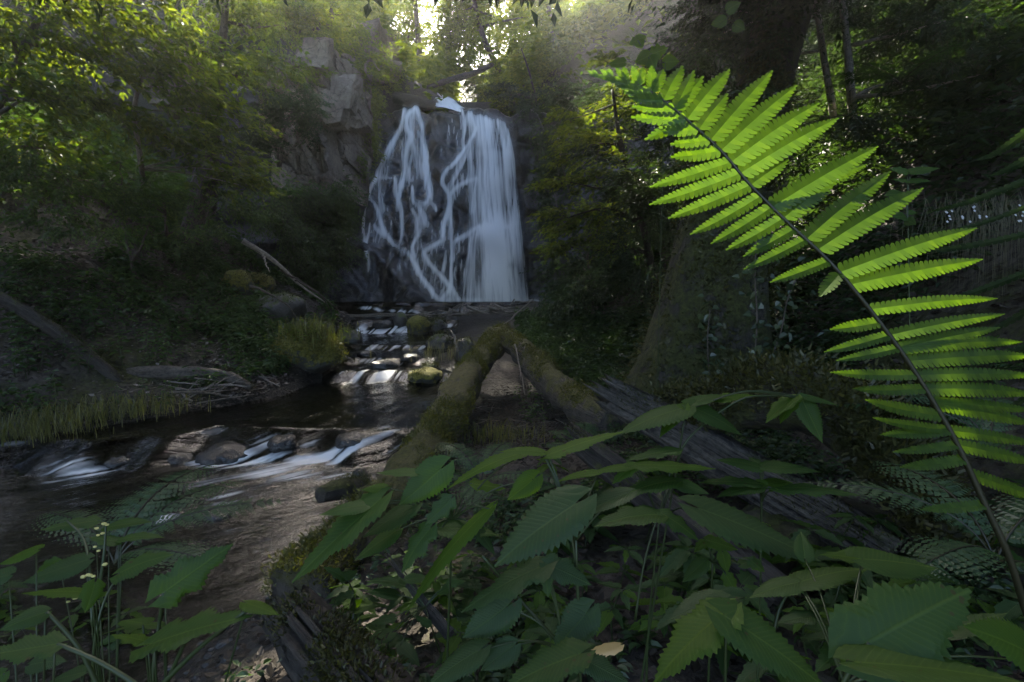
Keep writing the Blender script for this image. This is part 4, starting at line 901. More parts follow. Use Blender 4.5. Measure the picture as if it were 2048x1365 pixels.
for k, (lab, path) in enumerate([
    ('forked pale twig standing off the pale branch', [(527, 508, 13.4), (530, 525, 13.2), (540, 545, 13.0)]), ('bare dark bough springing up left of the pale branch', [(275, 560, 9.6), (262, 520, 9.7), (248, 440, 9.9), (240, 330, 10)]),
    ('dark forked bough standing on the left bank', [(262, 522, 9.7), (285, 490, 9.8), (300, 440, 10)]), ('long dark branch trailing from the pale branch to the shore', [(560, 540, 13.7), (620, 575, 14.3), (700, 640, 15)]),
    ('bare arching twig on the left shore', [(590, 560, 14), (640, 590, 14), (665, 630, 14.2)]), ('thin dead stem lying over the leaf litter', [(500, 570, 11), (560, 600, 11.2), (600, 640, 11.4)])]):
    P = pts(path); C = catmull(P, 20) + rs.normal(0, .012, (20, 3)); V, F, A = tube(C, np.linspace(.03, .008, 20), 7, .2, 3, k)
    tag(build('dead_branch', V, F, M['twig' if k != 0 else 'pale_bark'], None, True, A), lab, 'branch')

# split weathered trunk at the right
def split_log(name, label, path, rad, mat, seed, n=46, m=70, moss=0):
    P = pts(path); C = catmull(np.column_stack([P, rad]), m); r2 = np.random.RandomState(seed)
    V, F, A = tube(C[:, :3], C[:, 3], n, .10, 3, seed, 0, cap=False)
    th = np.arange(n)/n*2*np.pi
    groove = np.abs(vnoise(np.cos(th)*7, np.sin(th)*7, 0, seed))**.6*.55 + np.abs(vnoise(np.cos(th)*15, np.sin(th)*17, 3, seed))*.24
    end = .16*vnoise(np.cos(th)*5, np.sin(th)*5, 9, seed) + .10*vnoise(np.cos(th)*14, np.sin(th)*14, 4, seed)
    V = V.reshape(m, n, 3); ax = C[:, None, :3]
    fade = 1 + .25*vnoise(np.arange(m)[:, None]*.12, th[None]*4, 0, seed+1)
    V = ax + (V-ax)*(1 - groove[None, :]*fade)[..., None]
    T0 = unit(C[1, :3]-C[0, :3]); w = np.exp(-np.arange(m)/5.0)
    V = V - T0*(end[None, :, None]*w[:, None, None])
    inner = C[0, :3][None]+(V[0]-C[0, :3])*.35 + T0*.18
    VV = np.vstack([V.reshape(-1, 3), inner, [C[0, :3]+T0*.22]])
    j = np.arange(n); k = (j+1) % n; b = m*n
    Fs = [np.vstack([F[0], np.stack([k, j, b+j, b+k], 1)]), np.stack([np.full(n, b+n), b+k, b+j], 1)]
    al = np.vstack([A['along'][:m*n], np.zeros((n+1, 3))])
    t = empty(name, C[0, :3]); tag(t, label, 'log'); build('wood', VV, Fs, M[mat], t, True, {'along': al})
    if moss:
        Nn = unit((V-ax).reshape(-1, 3)); bv, bf = blades_on(V.reshape(-1, 3), Nn, moss, .015, seed, .2, mask=fbm(V[..., 0].ravel()*4, V[..., 1].ravel()*4, V[..., 2].ravel()*4, 3, seed) > .12)
        tag(build('moss', bv, bf, M['moss_dark'], t), kind='stuff')
    return t
split_log('split_log', 'weathered grey split log with splintered end pointing at the trunks', [(1215, 785, 3.3), (1330, 850, 2.95), (1480, 940, 2.5), (1640, 1030, 2.15), (1790, 1120, 1.9)], [.12, .13, .13, .12, .11], 'grey_wood', 5, moss=1800, n=96)
split_log('split_log', 'dark splintered slab of wood lying below the grey split log', [(1150, 880, 2.9), (1300, 1000, 2.35), (1440, 1110, 1.95), (1560, 1200, 1.75)], [.09, .10, .10, .09], 'dark_bark', 6, moss=500)
split_log('rotten_log', 'rotten splintered log end jutting in at the bottom left of centre', [(585, 1225, 1.72), (640, 1290, 1.5), (720, 1390, 1.28), (830, 1520, 1.05)], [.11, .125, .13, .13], 'dark_bark', 8, moss=5000, n=80)
split_log('broken_stake', 'thin broken grey stake slanting through the herbs at bottom centre', [(818, 1165, 1.75), (850, 1210, 1.68), (900, 1270, 1.6)], [.02, .026, .03], 'grey_wood', 9, n=20, m=24)
# arching mossy root mound
log('mossy_root', 'arching old root capped with shaggy moss on the right', [(1400, 850, 2.85), (1450, 815, 2.75), (1530, 795, 2.6), (1620, 800, 2.4), (1700, 850, 2.25), (1800, 950, 2.05), (1900, 1080, 1.85)], [.10, .13, .15, .15, .14, .12, .10], 'moss_trunk', 28, 80, .22, 0, 15000, 'moss_dark', .03, cat='root', seed=21, zmin=.0, thr=-.35)
log('mossy_root', 'shorter mossy root hump behind the fern stalk', [(1660, 850, 2.7), (1740, 812, 2.6), (1810, 800, 2.5), (1900, 850, 2.4)], [.09, .11, .11, .09], 'moss_trunk', 24, 50, .22, 0, 7000, 'moss_dark', .03, cat='root', seed=22, zmin=.0, thr=-.35)
log('mossy_root', 'low moss tuft covered root left of the arching root', [(1290, 830, 3.3), (1360, 800, 3.1), (1440, 800, 2.9)], [.05, .06, .06], 'moss_trunk', 20, 40, .22, 0, 3500, 'moss_dark', .03, cat='root', seed=23, zmin=.0, thr=-.35)
hollow = boulder('soil_hummock', at(1640, 1080, 2.3), (.42, .3, .2), 'soil', 91, .3); tag(hollow, 'black soil hummock under the arching mossy root', 'soil mound')
# moss on the old tree
Pb = np.vstack([at(1395, 850, 5.5), pts([(1400, 780, 5.5), (1410, 700, 5.55), (1425, 590, 5.6), (1450, 430, 5.8), (1480, 180, 6.2)])]); Cb = catmull(np.column_stack([Pb, [1.0, .78, .64, .56, .50, .45]]), 60)
Vb, _, _ = tube(Cb[:, :3], Cb[:, 3]*1.0, 40, .16, 3, 5); Nb = tube_normals(Vb, Cb[:, :3], 40, 60)
bv, bf = blades_on(Vb[:2400], Nb, 16000, .05, 12, -1.0, .8, fbm(Vb[:2400, 0]*3, Vb[:2400, 1]*3, Vb[:2400, 2]*1.5, 3, 12) > -.05); tag(build('moss', bv, bf, M['moss_dark'], big), kind='stuff')

# log jam: a heap of sticks, each its own
heap = boulder('debris_heap', at(985, 652, 16.8), (2.3, 1.0, .42), 'dark_bark', 55, .4, src=ICO4); tag(heap, 'dark heap of rotting debris inside the log jam', 'debris heap')
stick_me = []
for k in range(10):
    m = 9; C = np.column_stack([np.linspace(-.5, .5, m), .05*fbm(np.linspace(0, 3, m)+k*7, .5, 0, 3, k), .05*fbm(np.linspace(0, 3, m)+k*7, 4.5, 0, 3, k+9)])
    parts = [tube(C, np.linspace(.022, .010, m), 6, .2, 3, k)]
    if k % 2:
        q = C[5]; parts.append(tube(np.array([q, q+[.12, .05, .06], q+[.22, .10, .09]]), [.011, .008, .004], 5, 0, 3, k))
    V, F, A = join(parts); stick_me.append(mesh_data('stick', V, F, True, A))
def stick(c, yaw, pit, ln, th, label, group, k):
    o = bpy.data.objects.new('stick', stick_me[k % 10]); COL.objects.link(o)
    if not o.data.materials: o.data.materials.append(M['stick'])
    o.location = c; o.rotation_euler = (rs.uniform(0, 6.28), -pit, yaw); o.scale = (ln, ln*th, ln*th)
    return tag(o, label, 'stick', group)
for k in range(150):
    u = rs.uniform(875, 1110); t = (u-875)/235; v = rs.normal(630, 9) + 6*math.sin(t*6); Y = 16.1 + rs.uniform(0, 1.7)
    stick(at(u, v+4, Y), rs.normal(.15, .7) if rs.rand() < .75 else rs.uniform(0, 3.1), rs.normal(0, .25), rs.uniform(.5, 1.8), rs.uniform(.7, 1.7), 'bare grey stick tangled in the log jam below the fall', 'sticks of the log jam', k)
for k, (u0, v0, Y0, u1, v1, Y1, th, lab) in enumerate([
    (630, 627, 15.6, 860, 632, 16.2, .9, 'long straight pole lying across the creek below the plunge pool'), (700, 634, 15.4, 905, 628, 16, .6, 'thin pole just below the long straight one'), (655, 612, 16.5, 600, 655, 14.5, .8, 'slanting pole at the left end of the long straight one'),
    (915, 700, 10.2, 905, 660, 10.6, 1.6, 'upright broken snag left of the peak of the mossy trunks'), (985, 668, 12.6, 1065, 600, 15.8, .9, 'long stick sloping up out of the right side of the jam'), (1085, 602, 17.2, 1110, 570, 17.6, 1.2, 'pale stick leaning against the bank right of the jam'),
    (1030, 604, 18.0, 1095, 606, 17.8, 1.6, 'pale driftwood stub on top of the jam'), (455, 720, 9.4, 560, 775, 8.6, .6, 'straight pale twig pointing into the pool'), (470, 705, 9.6, 545, 768, 8.7, .5, 'second straight twig beside the grassy mound'), (520, 680, 10.6, 590, 705, 10.4, .5, 'twig on the stones left of the grassy mound'),
    (508, 700, 10, 540, 700, 10, 1.6, 'pale knobbly driftwood root on the shore'), (1030, 690, 7.8, 1050, 790, 6.0, .35, 'thin bent twig between the two mossy trunks')]):
    a, b = at(u0, v0, Y0), at(u1, v1, Y1); d = b-a; L = np.linalg.norm(d)
    stick((a+b)/2, math.atan2(d[1], d[0]), math.asin(d[2]/L), L, th*1.6/max(L, 1)*1.0, lab, None, k)
for k in range(34):
    u = rs.uniform(285, 470); v = 775 + rs.normal(6, 12)
    p = at(u, v, 7.7+rs.uniform(-.3, .5)); stick(p, rs.normal(.2, .8), rs.normal(.1, .3), rs.uniform(.35, 1.0), rs.uniform(.6, 1.2), 'dead stick in the heap under the grey shore log', 'sticks under the shore log', k)
for k in range(26):
    u = rs.uniform(960, 1130); v = rs.uniform(800, 880); p = at_ground(u, v)
    stick(p+[0, 0, .03], rs.uniform(0, 3.1), rs.normal(0, .1), rs.uniform(.12, .35), rs.uniform(.6, 1.1), 'bleached twig on the litter between the mossy trunks', 'twigs between the trunks', k)

# ------------------------------------------------------------------ ground cover
rs.seed(303)
def scatter(n, x0, x1, y0, y1, dens):
    x = rs.uniform(x0, x1, n*4); y = rs.uniform(y0, y1, n*4); ok = rs.rand(n*4) < dens(x, y)
    x, y = x[ok][:n], y[ok][:n]; return np.stack([x, y, ground(x, y)], 1)
def is_land(x, y):
    return ((x < np.interp(y, XLY, XLX)-.12) | (x > np.interp(y, XRY, XRX)+.1))
def herbs(P, h, K, leaf, ratio=.5, fine=False, flat=.25):
    n = len(P); h = np.broadcast_to(h, (n,))[:, None]*rs.uniform(.5, 1.3, (n, 1))
    an = rs.uniform(0, 6.28, (n, K)); t = rs.uniform(.25, 1, (n, K))
    tilt = rs.normal(0, .18, (n, 3)); tilt[:, 2] = 1
    d = np.stack([np.cos(an), np.sin(an), rs.uniform(-.5, .35, (n, K))], -1)
    leaf = np.broadcast_to(leaf, (n,))[:, None]
    pos = P[:, None]+tilt[:, None]*(h*t)[..., None] + d*(leaf*rs.uniform(.1, .9, (n, K)))[..., None]
    up = np.stack([0*an, 0*an, 1+0*an], -1) + rs.normal(0, flat, (n, K, 3))
    L = leaf*rs.uniform(.6, 1.25, (n, K))
    return leaf_faces(pos.reshape(-1, 3), d.reshape(-1, 3), up.reshape(-1, 3), L.ravel(), L.ravel()*ratio, fine, .2)
def patch(x, y, f, s, lo, hi): return sst(lo, hi, fbm(x*f, y*f, 0, 3, s))
def fade(x, y, a): return np.minimum(1, (a/np.maximum(np.hypot(x, y), .1))**1.3)
def cover(name, label, P, h, K, leaf, mat, ratio=.5, fine=False):
    V, F = herbs(P, h, K, leaf, ratio, fine); return tag(build(name, V, F, M[mat]), label, None, None, 'stuff')
P = scatter(6400, -16, -3, 6, 22, lambda x, y: is_land(x, y)*patch(x, y, .55, 41, -.22, .12)*fade(x, y, 11)*(x < np.interp(y, XLY, XLX)-.5))
cover('undergrowth', 'mixed green undergrowth over the left bank', P, .22+.12*rs.rand(len(P)), 12, .07+.004*P[:, 1], 'herb', .5)
P = scatter(9000, 1.0, 12, 4.0, 20, lambda x, y: (x > np.interp(y, FTY, FTX)-.2)*(.25+.75*patch(x, y, .6, 43, -.3, .05))*fade(x, y, 9))
cover('undergrowth', 'dark undergrowth over the right slope', P, .25+.15*rs.rand(len(P)), 9, .07+.006*P[:, 1], 'leaf_dark', .45)
P = scatter(2600, .2, 2.2, 5.2, 16, lambda x, y: (x > np.interp(y, FTY, FTX)-1.0)*(x < np.interp(y, FTY, FTX)+.6)*patch(x, y, .8, 45, -.4, .0)*fade(x, y, 8))
cover('undergrowth', 'fresh green undergrowth along the foot of the right slope', P, .18, 12, .06+.003*P[:, 1], 'herb', .5)
P = scatter(5600, -22, 20, 22.8, 52, lambda x, y: (np.abs(x+1.6+.1*(y-22.5)) > 1.2)*np.maximum(patch(x, y, .35, 42, -.25, .1), x > .5))
cover('hillside_foliage', 'sunlit foliage over the hillsides beyond the fall', P, 2.0, 14, .47, 'leaf_back', .5)
P = scatter(2900, -24, -9, 8, 24, lambda x, y: (x < -8.4-.1*(y-8)+0*x)*.9)
cover('hillside_foliage', 'leafy scrub covering the upper left slope', P, 1.1, 14, .22, 'leaf_mid', .5)
P = scatter(2900, 4.2, 18, 5, 26, lambda x, y: (x > np.interp(y, FTY, FTX)+1.5)*.9)
cover('hillside_foliage', 'dark scrub covering the upper right slope', P, .8, 14, .17, 'leaf_dark', .42)
P = scatter(1500, -1.3, 3.0, .9, 5.2, lambda x, y: is_land(x, y)*(x > np.interp(y, XRY, XRX)+.45)*patch(x, y, 1.2, 47, -.25, .15)*(.3+.7*(x > -.2)))
cover('undergrowth', 'small shaded herbs over the near bank', P, .10, 10, .045, 'herb', .55, True)
# leaf litter
P = scatter(24000, -12, -3.4, 5.2, 16, lambda x, y: is_land(x, y)*fade(x, y, 8)*(.15+.85*patch(x, y, .7, 49, -.1, .25)))
P2 = scatter(9000, -1.5, 3.0, .9, 8, lambda x, y: is_land(x, y)*(x > np.interp(y, XRY, XRX)+.15)*fade(x, y, 4))
P3 = scatter(5000, 2.2, 8, 3, 11, lambda x, y: (x > np.interp(y, FTY, FTX))*fade(x, y, 7))
for P, sz, lab, mt in ((P, .075, 'grey brown dead leaves strewn over the left bank', 'litter'), (P2, .05, 'dead leaves and wood chips on the near bank', 'shaded_litter'), (P3, .07, 'dead leaves caught on the right slope', 'shaded_litter')):
    n = len(P); a = rs.uniform(0, 6.28, n); d = np.stack([np.cos(a), np.sin(a), rs.normal(0, .25, n)], 1); L = sz*rs.uniform(.5, 1.4, n)
    up = np.stack([0*a, 0*a, 1+0*a], 1)+rs.normal(0, .3, (n, 3)); V, F = leaf_faces(P+[0, 0, .02], d, up, L, L*.6, P[0, 0] > -2, -.15, .1)
    tag(build('leaf_litter', V, F, M[mt]), lab, None, None, 'stuff')
# pebbles on the creek bed and shore
Vp, Fp = ico(1); n = 1500
P = scatter(n, -6, -.8, 2.2, 9, lambda x, y: (x > np.interp(y, XLY, XLX)-.2)*(x < np.interp(y, XRY, XRX)+.45)*fade(x, y, 4)); n = len(P)
r = rs.uniform(.012, .05, (n, 1))*np.array([[1, .8, .5]])*rs.uniform(.7, 1.3, (n, 3))
V = (Vp[None]*r[:, None]*(1+.2*rs.normal(0, 1, (n, len(Vp), 1))) + P[:, None]).reshape(-1, 3); F = (Fp[None]+(np.arange(n)*len(Vp))[:, None, None]).reshape(-1, 3)
tag(build('pebbles', V, F, M['wet_boulder'], None, True), 'dark wet pebbles on the creek bed and shore', None, None, 'stuff')

def blades(P, h, lean, w, bend=.5):
    n = len(P); a = rs.uniform(0, 6.28, n); d = np.stack([np.cos(a), np.sin(a), 0*a], 1)*rs.uniform(.2, 1, (n, 1)) + np.asarray(lean)
    h = (h*rs.uniform(.5, 1.3, n))[:, None]; s = unit(np.cross(d+1e-6, [0, 0, 1.0]))*w
    z = np.array([0, 0, 1.0])
    p1 = P+z*h*.5+d*h*.12; p2 = P+z*h*.85+d*h*.4; p3 = P+z*h*(.85-bend*.6)+d*h*.85
    V = np.stack([P-s, P+s, p1+s*.9, p1-s*.9, p2+s*.6, p2-s*.6, p3], 1).reshape(-1, 3); b = np.arange(n)[:, None]*7
    return V, [np.vstack([b+[0, 1, 2, 3], b+[3, 2, 4, 5]]), b+[5, 4, 6]]
def tuft(name, label, c, rx, ry, n, h, lean, w, mat, bend=.5):
    P = np.asarray(c)+rs.normal(0, 1, (n, 3))*np.array([rx, ry, .02]); V, F = blades(P, h, lean, w, bend)
    o = build(name, V, F, M[mat]); return tag(o, label, None, None, 'stuff')
# grassy mossy mound at the left shore
p = at_ground(590, 735); mound = empty('mossy_mound', p); tag(mound, 'yellow green mossy mound with ferns and grass at the left shore', 'mound')
o = boulder('mound_body', p+[.1, .35, .22], (.62, .45, .42), 'moss_rock', 71, .3, src=ICO4)
o.parent = mound; o.matrix_parent_inverse = Matrix.Translation(-Vector(p))
Vm = np.array([v.co[:] for v in o.data.vertices]); Nm = unit(Vm-(p+np.array([.1, .35, .22])))
bv, bf = blades_on(Vm, Nm, 7000, .045, 5, -.2); tag(build('moss', bv, bf, M['moss'], mound), kind='stuff')
V, F = blades(p+np.array([.25, .3, .5])+rs.normal(0, 1, (420, 3))*[.28, .2, .08], .34, (.1, -.2, 0), .006, .8); tag(build('grass', V, F, M['grass'], mound), kind='stuff')
V, F = herbs(p+np.array([.1, .3, .55])+rs.normal(0, 1, (70, 3))*[.3, .2, .06], .22, 16, .07, .4); tag(build('leaves', V, F, M['leaf_lit'], mound), kind='stuff')
for k, (u, v, n, h, lab, mat) in enumerate([(110, 860, 260, .34, 'olive grass fringe drooping over the shore at the left edge', 'grass'), (220, 835, 200, .3, 'olive grass tuft right of the fringe on the left shore', 'grass'), (300, 820, 130, .26, 'sparse grass beside the stick heap on the left shore', 'grass'), (40, 880, 200, .34, 'olive grass tuft in the left corner of the shore', 'grass'),
        (920, 720, 130, .4, 'shaggy grass on the rock left of the trunk peak', 'dry_grass'), (830, 690, 90, .25, 'low grass tuft on the shore stone by the rapids', 'grass'), (1000, 880, 160, .2, 'short grass beside the near part of the left mossy trunk', 'grass')]):
    p = at_ground(u, v); tuft('grass_tuft', lab, p, .35*p[1]/7, .15, n, h, (.25, -.5, 0), .004, mat, 1.0)
def hanging(label, u, v, Y, rx, n, h, w, mat):
    P = at(u, v, Y)+rs.normal(0, 1, (n, 3))*[rx, .1, .05]; dr = np.stack([rs.normal(-.15, .25, n), rs.uniform(-.6, -.2, n), 0*P[:, 0]], 1); h = h*rs.uniform(.4, 1.2, (n, 1)); z = np.array([0, 0, 1.0]); sd = np.array([w, 0, 0])
    p1 = P+dr*h*.3+z*h*.12; p2 = P+dr*h*.6-z*h*.25; p3 = P+dr*h*.7-z*h
    V = np.stack([P-sd, P+sd, p1+sd*.9, p1-sd*.9, p2+sd*.7, p2-sd*.7, p3], 1).reshape(-1, 3); b = np.arange(n)[:, None]*7
    tag(build('hanging_grass', V, [np.vstack([b+[0, 1, 2, 3], b+[3, 2, 4, 5]]), b+[5, 4, 6]], M[mat]), label, None, None, 'stuff')
hanging('long dry grass hanging from the right bank', 1965, 430, 3.6, .2, 220, .55, .0016, 'dry_grass')

# nettle-like herbs on the left bank, one plant each
def herb_mesh(seed):
    r2 = np.random.RandomState(seed); h = .42
    st = tube(np.array([[0, 0, 0], [.01, .0, h*.5], [.03, .01, h]]), [.006, .005, .003], 5)
    Ps, Ds, Ls = [], [], []
    for lv in range(5):
        z = h*(.3+.175*lv); a0 = lv*1.57+r2.rand()*.4
        for a in (a0, a0+3.14):
            Ps.append([.02*lv/5, 0, z]); Ds.append([math.cos(a), math.sin(a), .05-.1*r2.rand()]); Ls.append(.13-.012*lv)
    V, F = leaf_faces(np.array(Ps)+np.array(Ds)*.02, np.array(Ds), np.array([[0, 0, 1.0]]*10)+r2.normal(0, .15, (10, 3)), np.array(Ls), np.array(Ls)*.55, True, .3, .12)
    return mesh_data('stem', st[0], st[1], True), mesh_data('leaves', V, F)
hm = [herb_mesh(k) for k in range(5)]
for a, b in hm: a.materials.append(M['stem']); b.materials.append(M['herb'])
kk = 0
for (u0, u1, v0, v1, n, lab, grp) in [(20, 180, 640, 760, 34, 'leafy green herb under the dark leaning log at the left edge', 'herbs at the left edge'), (180, 420, 620, 740, 44, 'leafy green herb on the left bank above the grey shore log', 'herbs above the shore log'), (20, 330, 780, 840, 8, 'small green herb on the litter at the left shore', 'herbs at the left shore'), (1030, 1110, 790, 860, 12, 'small leafy herb between the trunks and the split log', 'herbs by the split log')]:
    for _ in range(n):
        p = at_ground(rs.uniform(u0, u1), rs.uniform(v0, v1)); e = empty('leafy_herb', p); tag(e, lab, 'herb', grp)
        e.rotation_euler = (rs.normal(0, .12), rs.normal(0, .12), rs.uniform(0, 6.28)); s = rs.uniform(.55, 1.15)*(1 if u0 < 900 else .6); e.scale = (s, s, s)
        for mdt, nm in zip(hm[kk % 5], ('stem', 'leaves')):
            c = bpy.data.objects.new(nm, mdt); COL.objects.link(c); c.parent = e
        kk += 1

# ------------------------------------------------------------------ ferns
rs.seed(404)
def pinna(b, t, w, side_hint, lobes=15, curve=.06):
    """one lobed fern pinna from b to t"""
    b, t = np.asarray(b, float), np.asarray(t, float); ax = t-b; L = np.linalg.norm(ax); ax = ax/L
    sd = side_hint - ax*np.dot(side_hint, ax); sd = sd/np.linalg.norm(sd); up = np.cross(ax, sd)
    V, F, A = [], [], []
    def pt(s, q):     # s along, q across (-1..1)
        p = b + ax*L*s + sd*q + up*(curve*L*math.sin(math.pi*s)*.6 - .18*abs(q)) - sd*curve*L*(s*s)*0
        return p
    def prof(s): return w*.5*(1-s**2.4)**.8*(.78+.35*s if s < .5 else .955)
    for sg in (-1, 1):
        for k in range(lobes):
            s0, s1 = k/lobes, (k+1)/lobes; ds = s1-s0; W0, W1 = prof(s0), prof(min(s1, .995)); Wm = (W0+W1)/2
            i = len(V); sl = .55*Wm/L                                  # lobes lean to the tip
            for s, q in ((s0, 0), (s0+sl*.35, W0*.42), (s0+ds*.12+sl*.85, Wm*.90), (s0+ds*.5+sl, Wm*1.05), (s0+ds*.88+sl*.9, Wm*.93), (s1+sl*.35, W1*.42), (s1, 0)):
                V.append(pt(min(s, 1.02), sg*q)); A.append((s, sg*q/max(w, 1e-6), 0))
            F.append([i+j for j in range(7)] if sg > 0 else [i+6-j for j in range(7)])
    V = np.array(V); me = mesh_data('pinna', V, np.array(F), False, {'along': np.array(A)})
    return me
def frond(thing_, rach, pairs, width_px, mat, r0=.006, cv=(.03, .08)):
    """rach: (u, v, Y) points, base first; pairs: (u0,v0,u1,v1,dY,width px)"""
    P = pts(rach); C = catmull(P, 50); V, F, A = tube(C, np.linspace(r0, r0*.22, 50), 8, .1, 3, 2); build('stalk', V, F, M['rachis'], thing_, True, A)
    for (u0, v0, u1, v1, dY, wp) in pairs:
        # the pinna starts on the stalk
        scr = np.array([[1024+FPX*c[0]/(c[1]*CP-c[2]*SP), 682.5-FPX*(c[1]*SP+c[2]*CP)/(c[1]*CP-c[2]*SP)] for c in C])
        k = int(np.argmin(np.hypot(scr[:, 0]-u0, scr[:, 1]-v0))); b = C[k]; Y = b[1]+dY; t = at(u1, v1, Y)
        view = unit((b+t)/2); ax = unit(t-b); s0 = np.cross(ax, view); s0 = s0*(1 if s0[2] > 0 else -1)
        sd = s0*.9 + view*.35
        L = np.linalg.norm(t-b); o = obj('pinna', pinna(b, t, wp*px(Y), sd, max(8, int(L/px(Y)/11)), rs.uniform(*cv)), M[mat], thing_)
Z3 = lambda X, Y: (1100+X/2.1603, Y/2.1603)
fern = empty('fern', at(2030, 1330, .62)); tag(fern, 'large backlit yellow green fern frond arching across the upper right', 'fern')
R = [(2075, 1300, .64), (2020, 1120, .64), (1970, 1010, .65), (1920, 900, .66), (1870, 810, .67), (1810, 715, .68), (1740, 620, .69), (1660, 525, .70), (1580, 450, .71), (1500, 370, .72), (1440, 300, .73), (1360, 228, .74), (1300, 183, .75), (1240, 158, .76), (1165, 148, .77)]
pr = []
for X0, Y0, X1, Y1, d, w in [(430, 380, 440, 285, .02, 30), (470, 400, 490, 300, .02, 34), (520, 430, 572, 285, .03, 40), (545, 455, 622, 305, .03, 36), (565, 475, 662, 330, .03, 38), (620, 520, 776, 300, .04, 48), (660, 555, 766, 405, .03, 46),
        (690, 590, 961, 305, .05, 52), (730, 640, 1067, 368, .05, 54), (780, 700, 1162, 445, .05, 56), (820, 770, 1247, 510, .05, 52), (870, 830, 1030, 690, .03, 40), (930, 880, 1418, 632, .06, 54), (945, 885, 1370, 710, .10, 40), (1000, 950, 1230, 780, .03, 50), (1080, 1020, 1472, 740, .05, 54),
        (1150, 1085, 1612, 812, .05, 58), (1220, 1165, 1845, 985, .05, 52), (1310, 1250, 1870, 1120, .05, 50), (400, 362, 400, 292, .01, 26), (372, 350, 355, 288, .01, 22), (345, 345, 320, 290, .01, 20), (310, 335, 285, 295, .01, 16),
        (620, 520, 410, 605, -.02, 34), (590, 492, 350, 508, -.02, 34), (560, 470, 355, 462, -.02, 32), (520, 432, 345, 425, -.02, 30), (480, 408, 320, 400, -.01, 28), (650, 545, 470, 565, -.02, 34), (690, 590, 520, 625, -.02, 34), (730, 640, 522, 680, -.03, 38), (760, 690, 430, 810, -.04, 38), (800, 750, 428, 886, -.04, 40), (850, 820, 510, 945, -.04, 40),
        (920, 870, 605, 1015, -.04, 38), (970, 930, 695, 1055, -.04, 38), (985, 950, 760, 1082, -.02, 36), (1040, 1000, 835, 1110, -.04, 36), (1100, 1050, 836, 1166, -.05, 34), (1180, 1130, 950, 1222, -.05, 34), (1250, 1200, 1165, 1282, -.03, 40), (430, 385, 290, 372, -.01, 24), (390, 358, 250, 348, -.01, 20), (280, 330, 250, 298, .0, 14), (250, 325, 215, 300, .0, 12), (215, 320, 185, 303, .0, 10), (185, 316, 160, 306, .0, 8), (350, 345, 225, 340, -.01, 16), (310, 335, 200, 332, 0, 13), (260, 328, 170, 326, 0, 10), (160, 316, 132, 315, 0, 8)]:
    pr.append((*Z3(X0, Y0), *Z3(X1, Y1), d, w*.95))
for a in [(1740, 620, 1995, 597, .05, 22), (1760, 640, 1660, 660, -.03, 22), (1790, 690, 2000, 655, .05, 24), (1810, 715, 2070, 712, .05, 26), (1830, 745, 1660, 745, -.04, 20), (1850, 780, 2070, 790, .05, 24), (1870, 815, 2070, 850, .05, 24), (1880, 830, 1730, 800, -.04, 24), (1900, 870, 1760, 870, -.04, 22), (1910, 890, 2080, 930, .04, 22), (1930, 930, 1800, 935, -.04, 22), (1945, 960, 2080, 1000, .04, 22), (1960, 1000, 1840, 1020, -.03, 20), (1775, 665, 2010, 628, .04, 22), (1800, 702, 2045, 684, .06, 22), (1840, 762, 2075, 752, .04, 22), (1860, 797, 2075, 822, .06, 20), (1890, 850, 2080, 890, .05, 20), (1775, 665, 1648, 705, -.04, 20), (1800, 700, 1672, 722, -.03, 18), (1850, 785, 1705, 778, -.05, 20), (1890, 850, 1745, 836, -.05, 18), (1920, 905, 1785, 905, -.04, 18)]:
    pr.append((*a[:5], a[5]*1.5))
frond(fern, R, pr, 0, 'fern', .0046)
# a second fern leaning in from the right edge
fern2 = empty('fern', at(2200, 1100, .95)); tag(fern2, 'dim fern leaning in over the right edge, its pinnae seen edge on', 'fern')
pr2 = []
for k in range(9):
    v0 = 200+k*62+rs.uniform(-10, 10); pr2.append((2110, v0+14, 1840+26*abs(k-4)+rs.uniform(-60, 60), v0+70+rs.uniform(-15, 70), rs.uniform(-.05, .12), rs.uniform(12, 22))); pr2.append((2110, v0, 2300, v0-40, .05, 16))
frond(fern2, [(2190, 1100, .95), (2150, 800, .95), (2115, 500, .97), (2105, 300, 1.0), (2120, 160, 1.03)], pr2, 0, 'fern_dim', .005, (.12, .3))

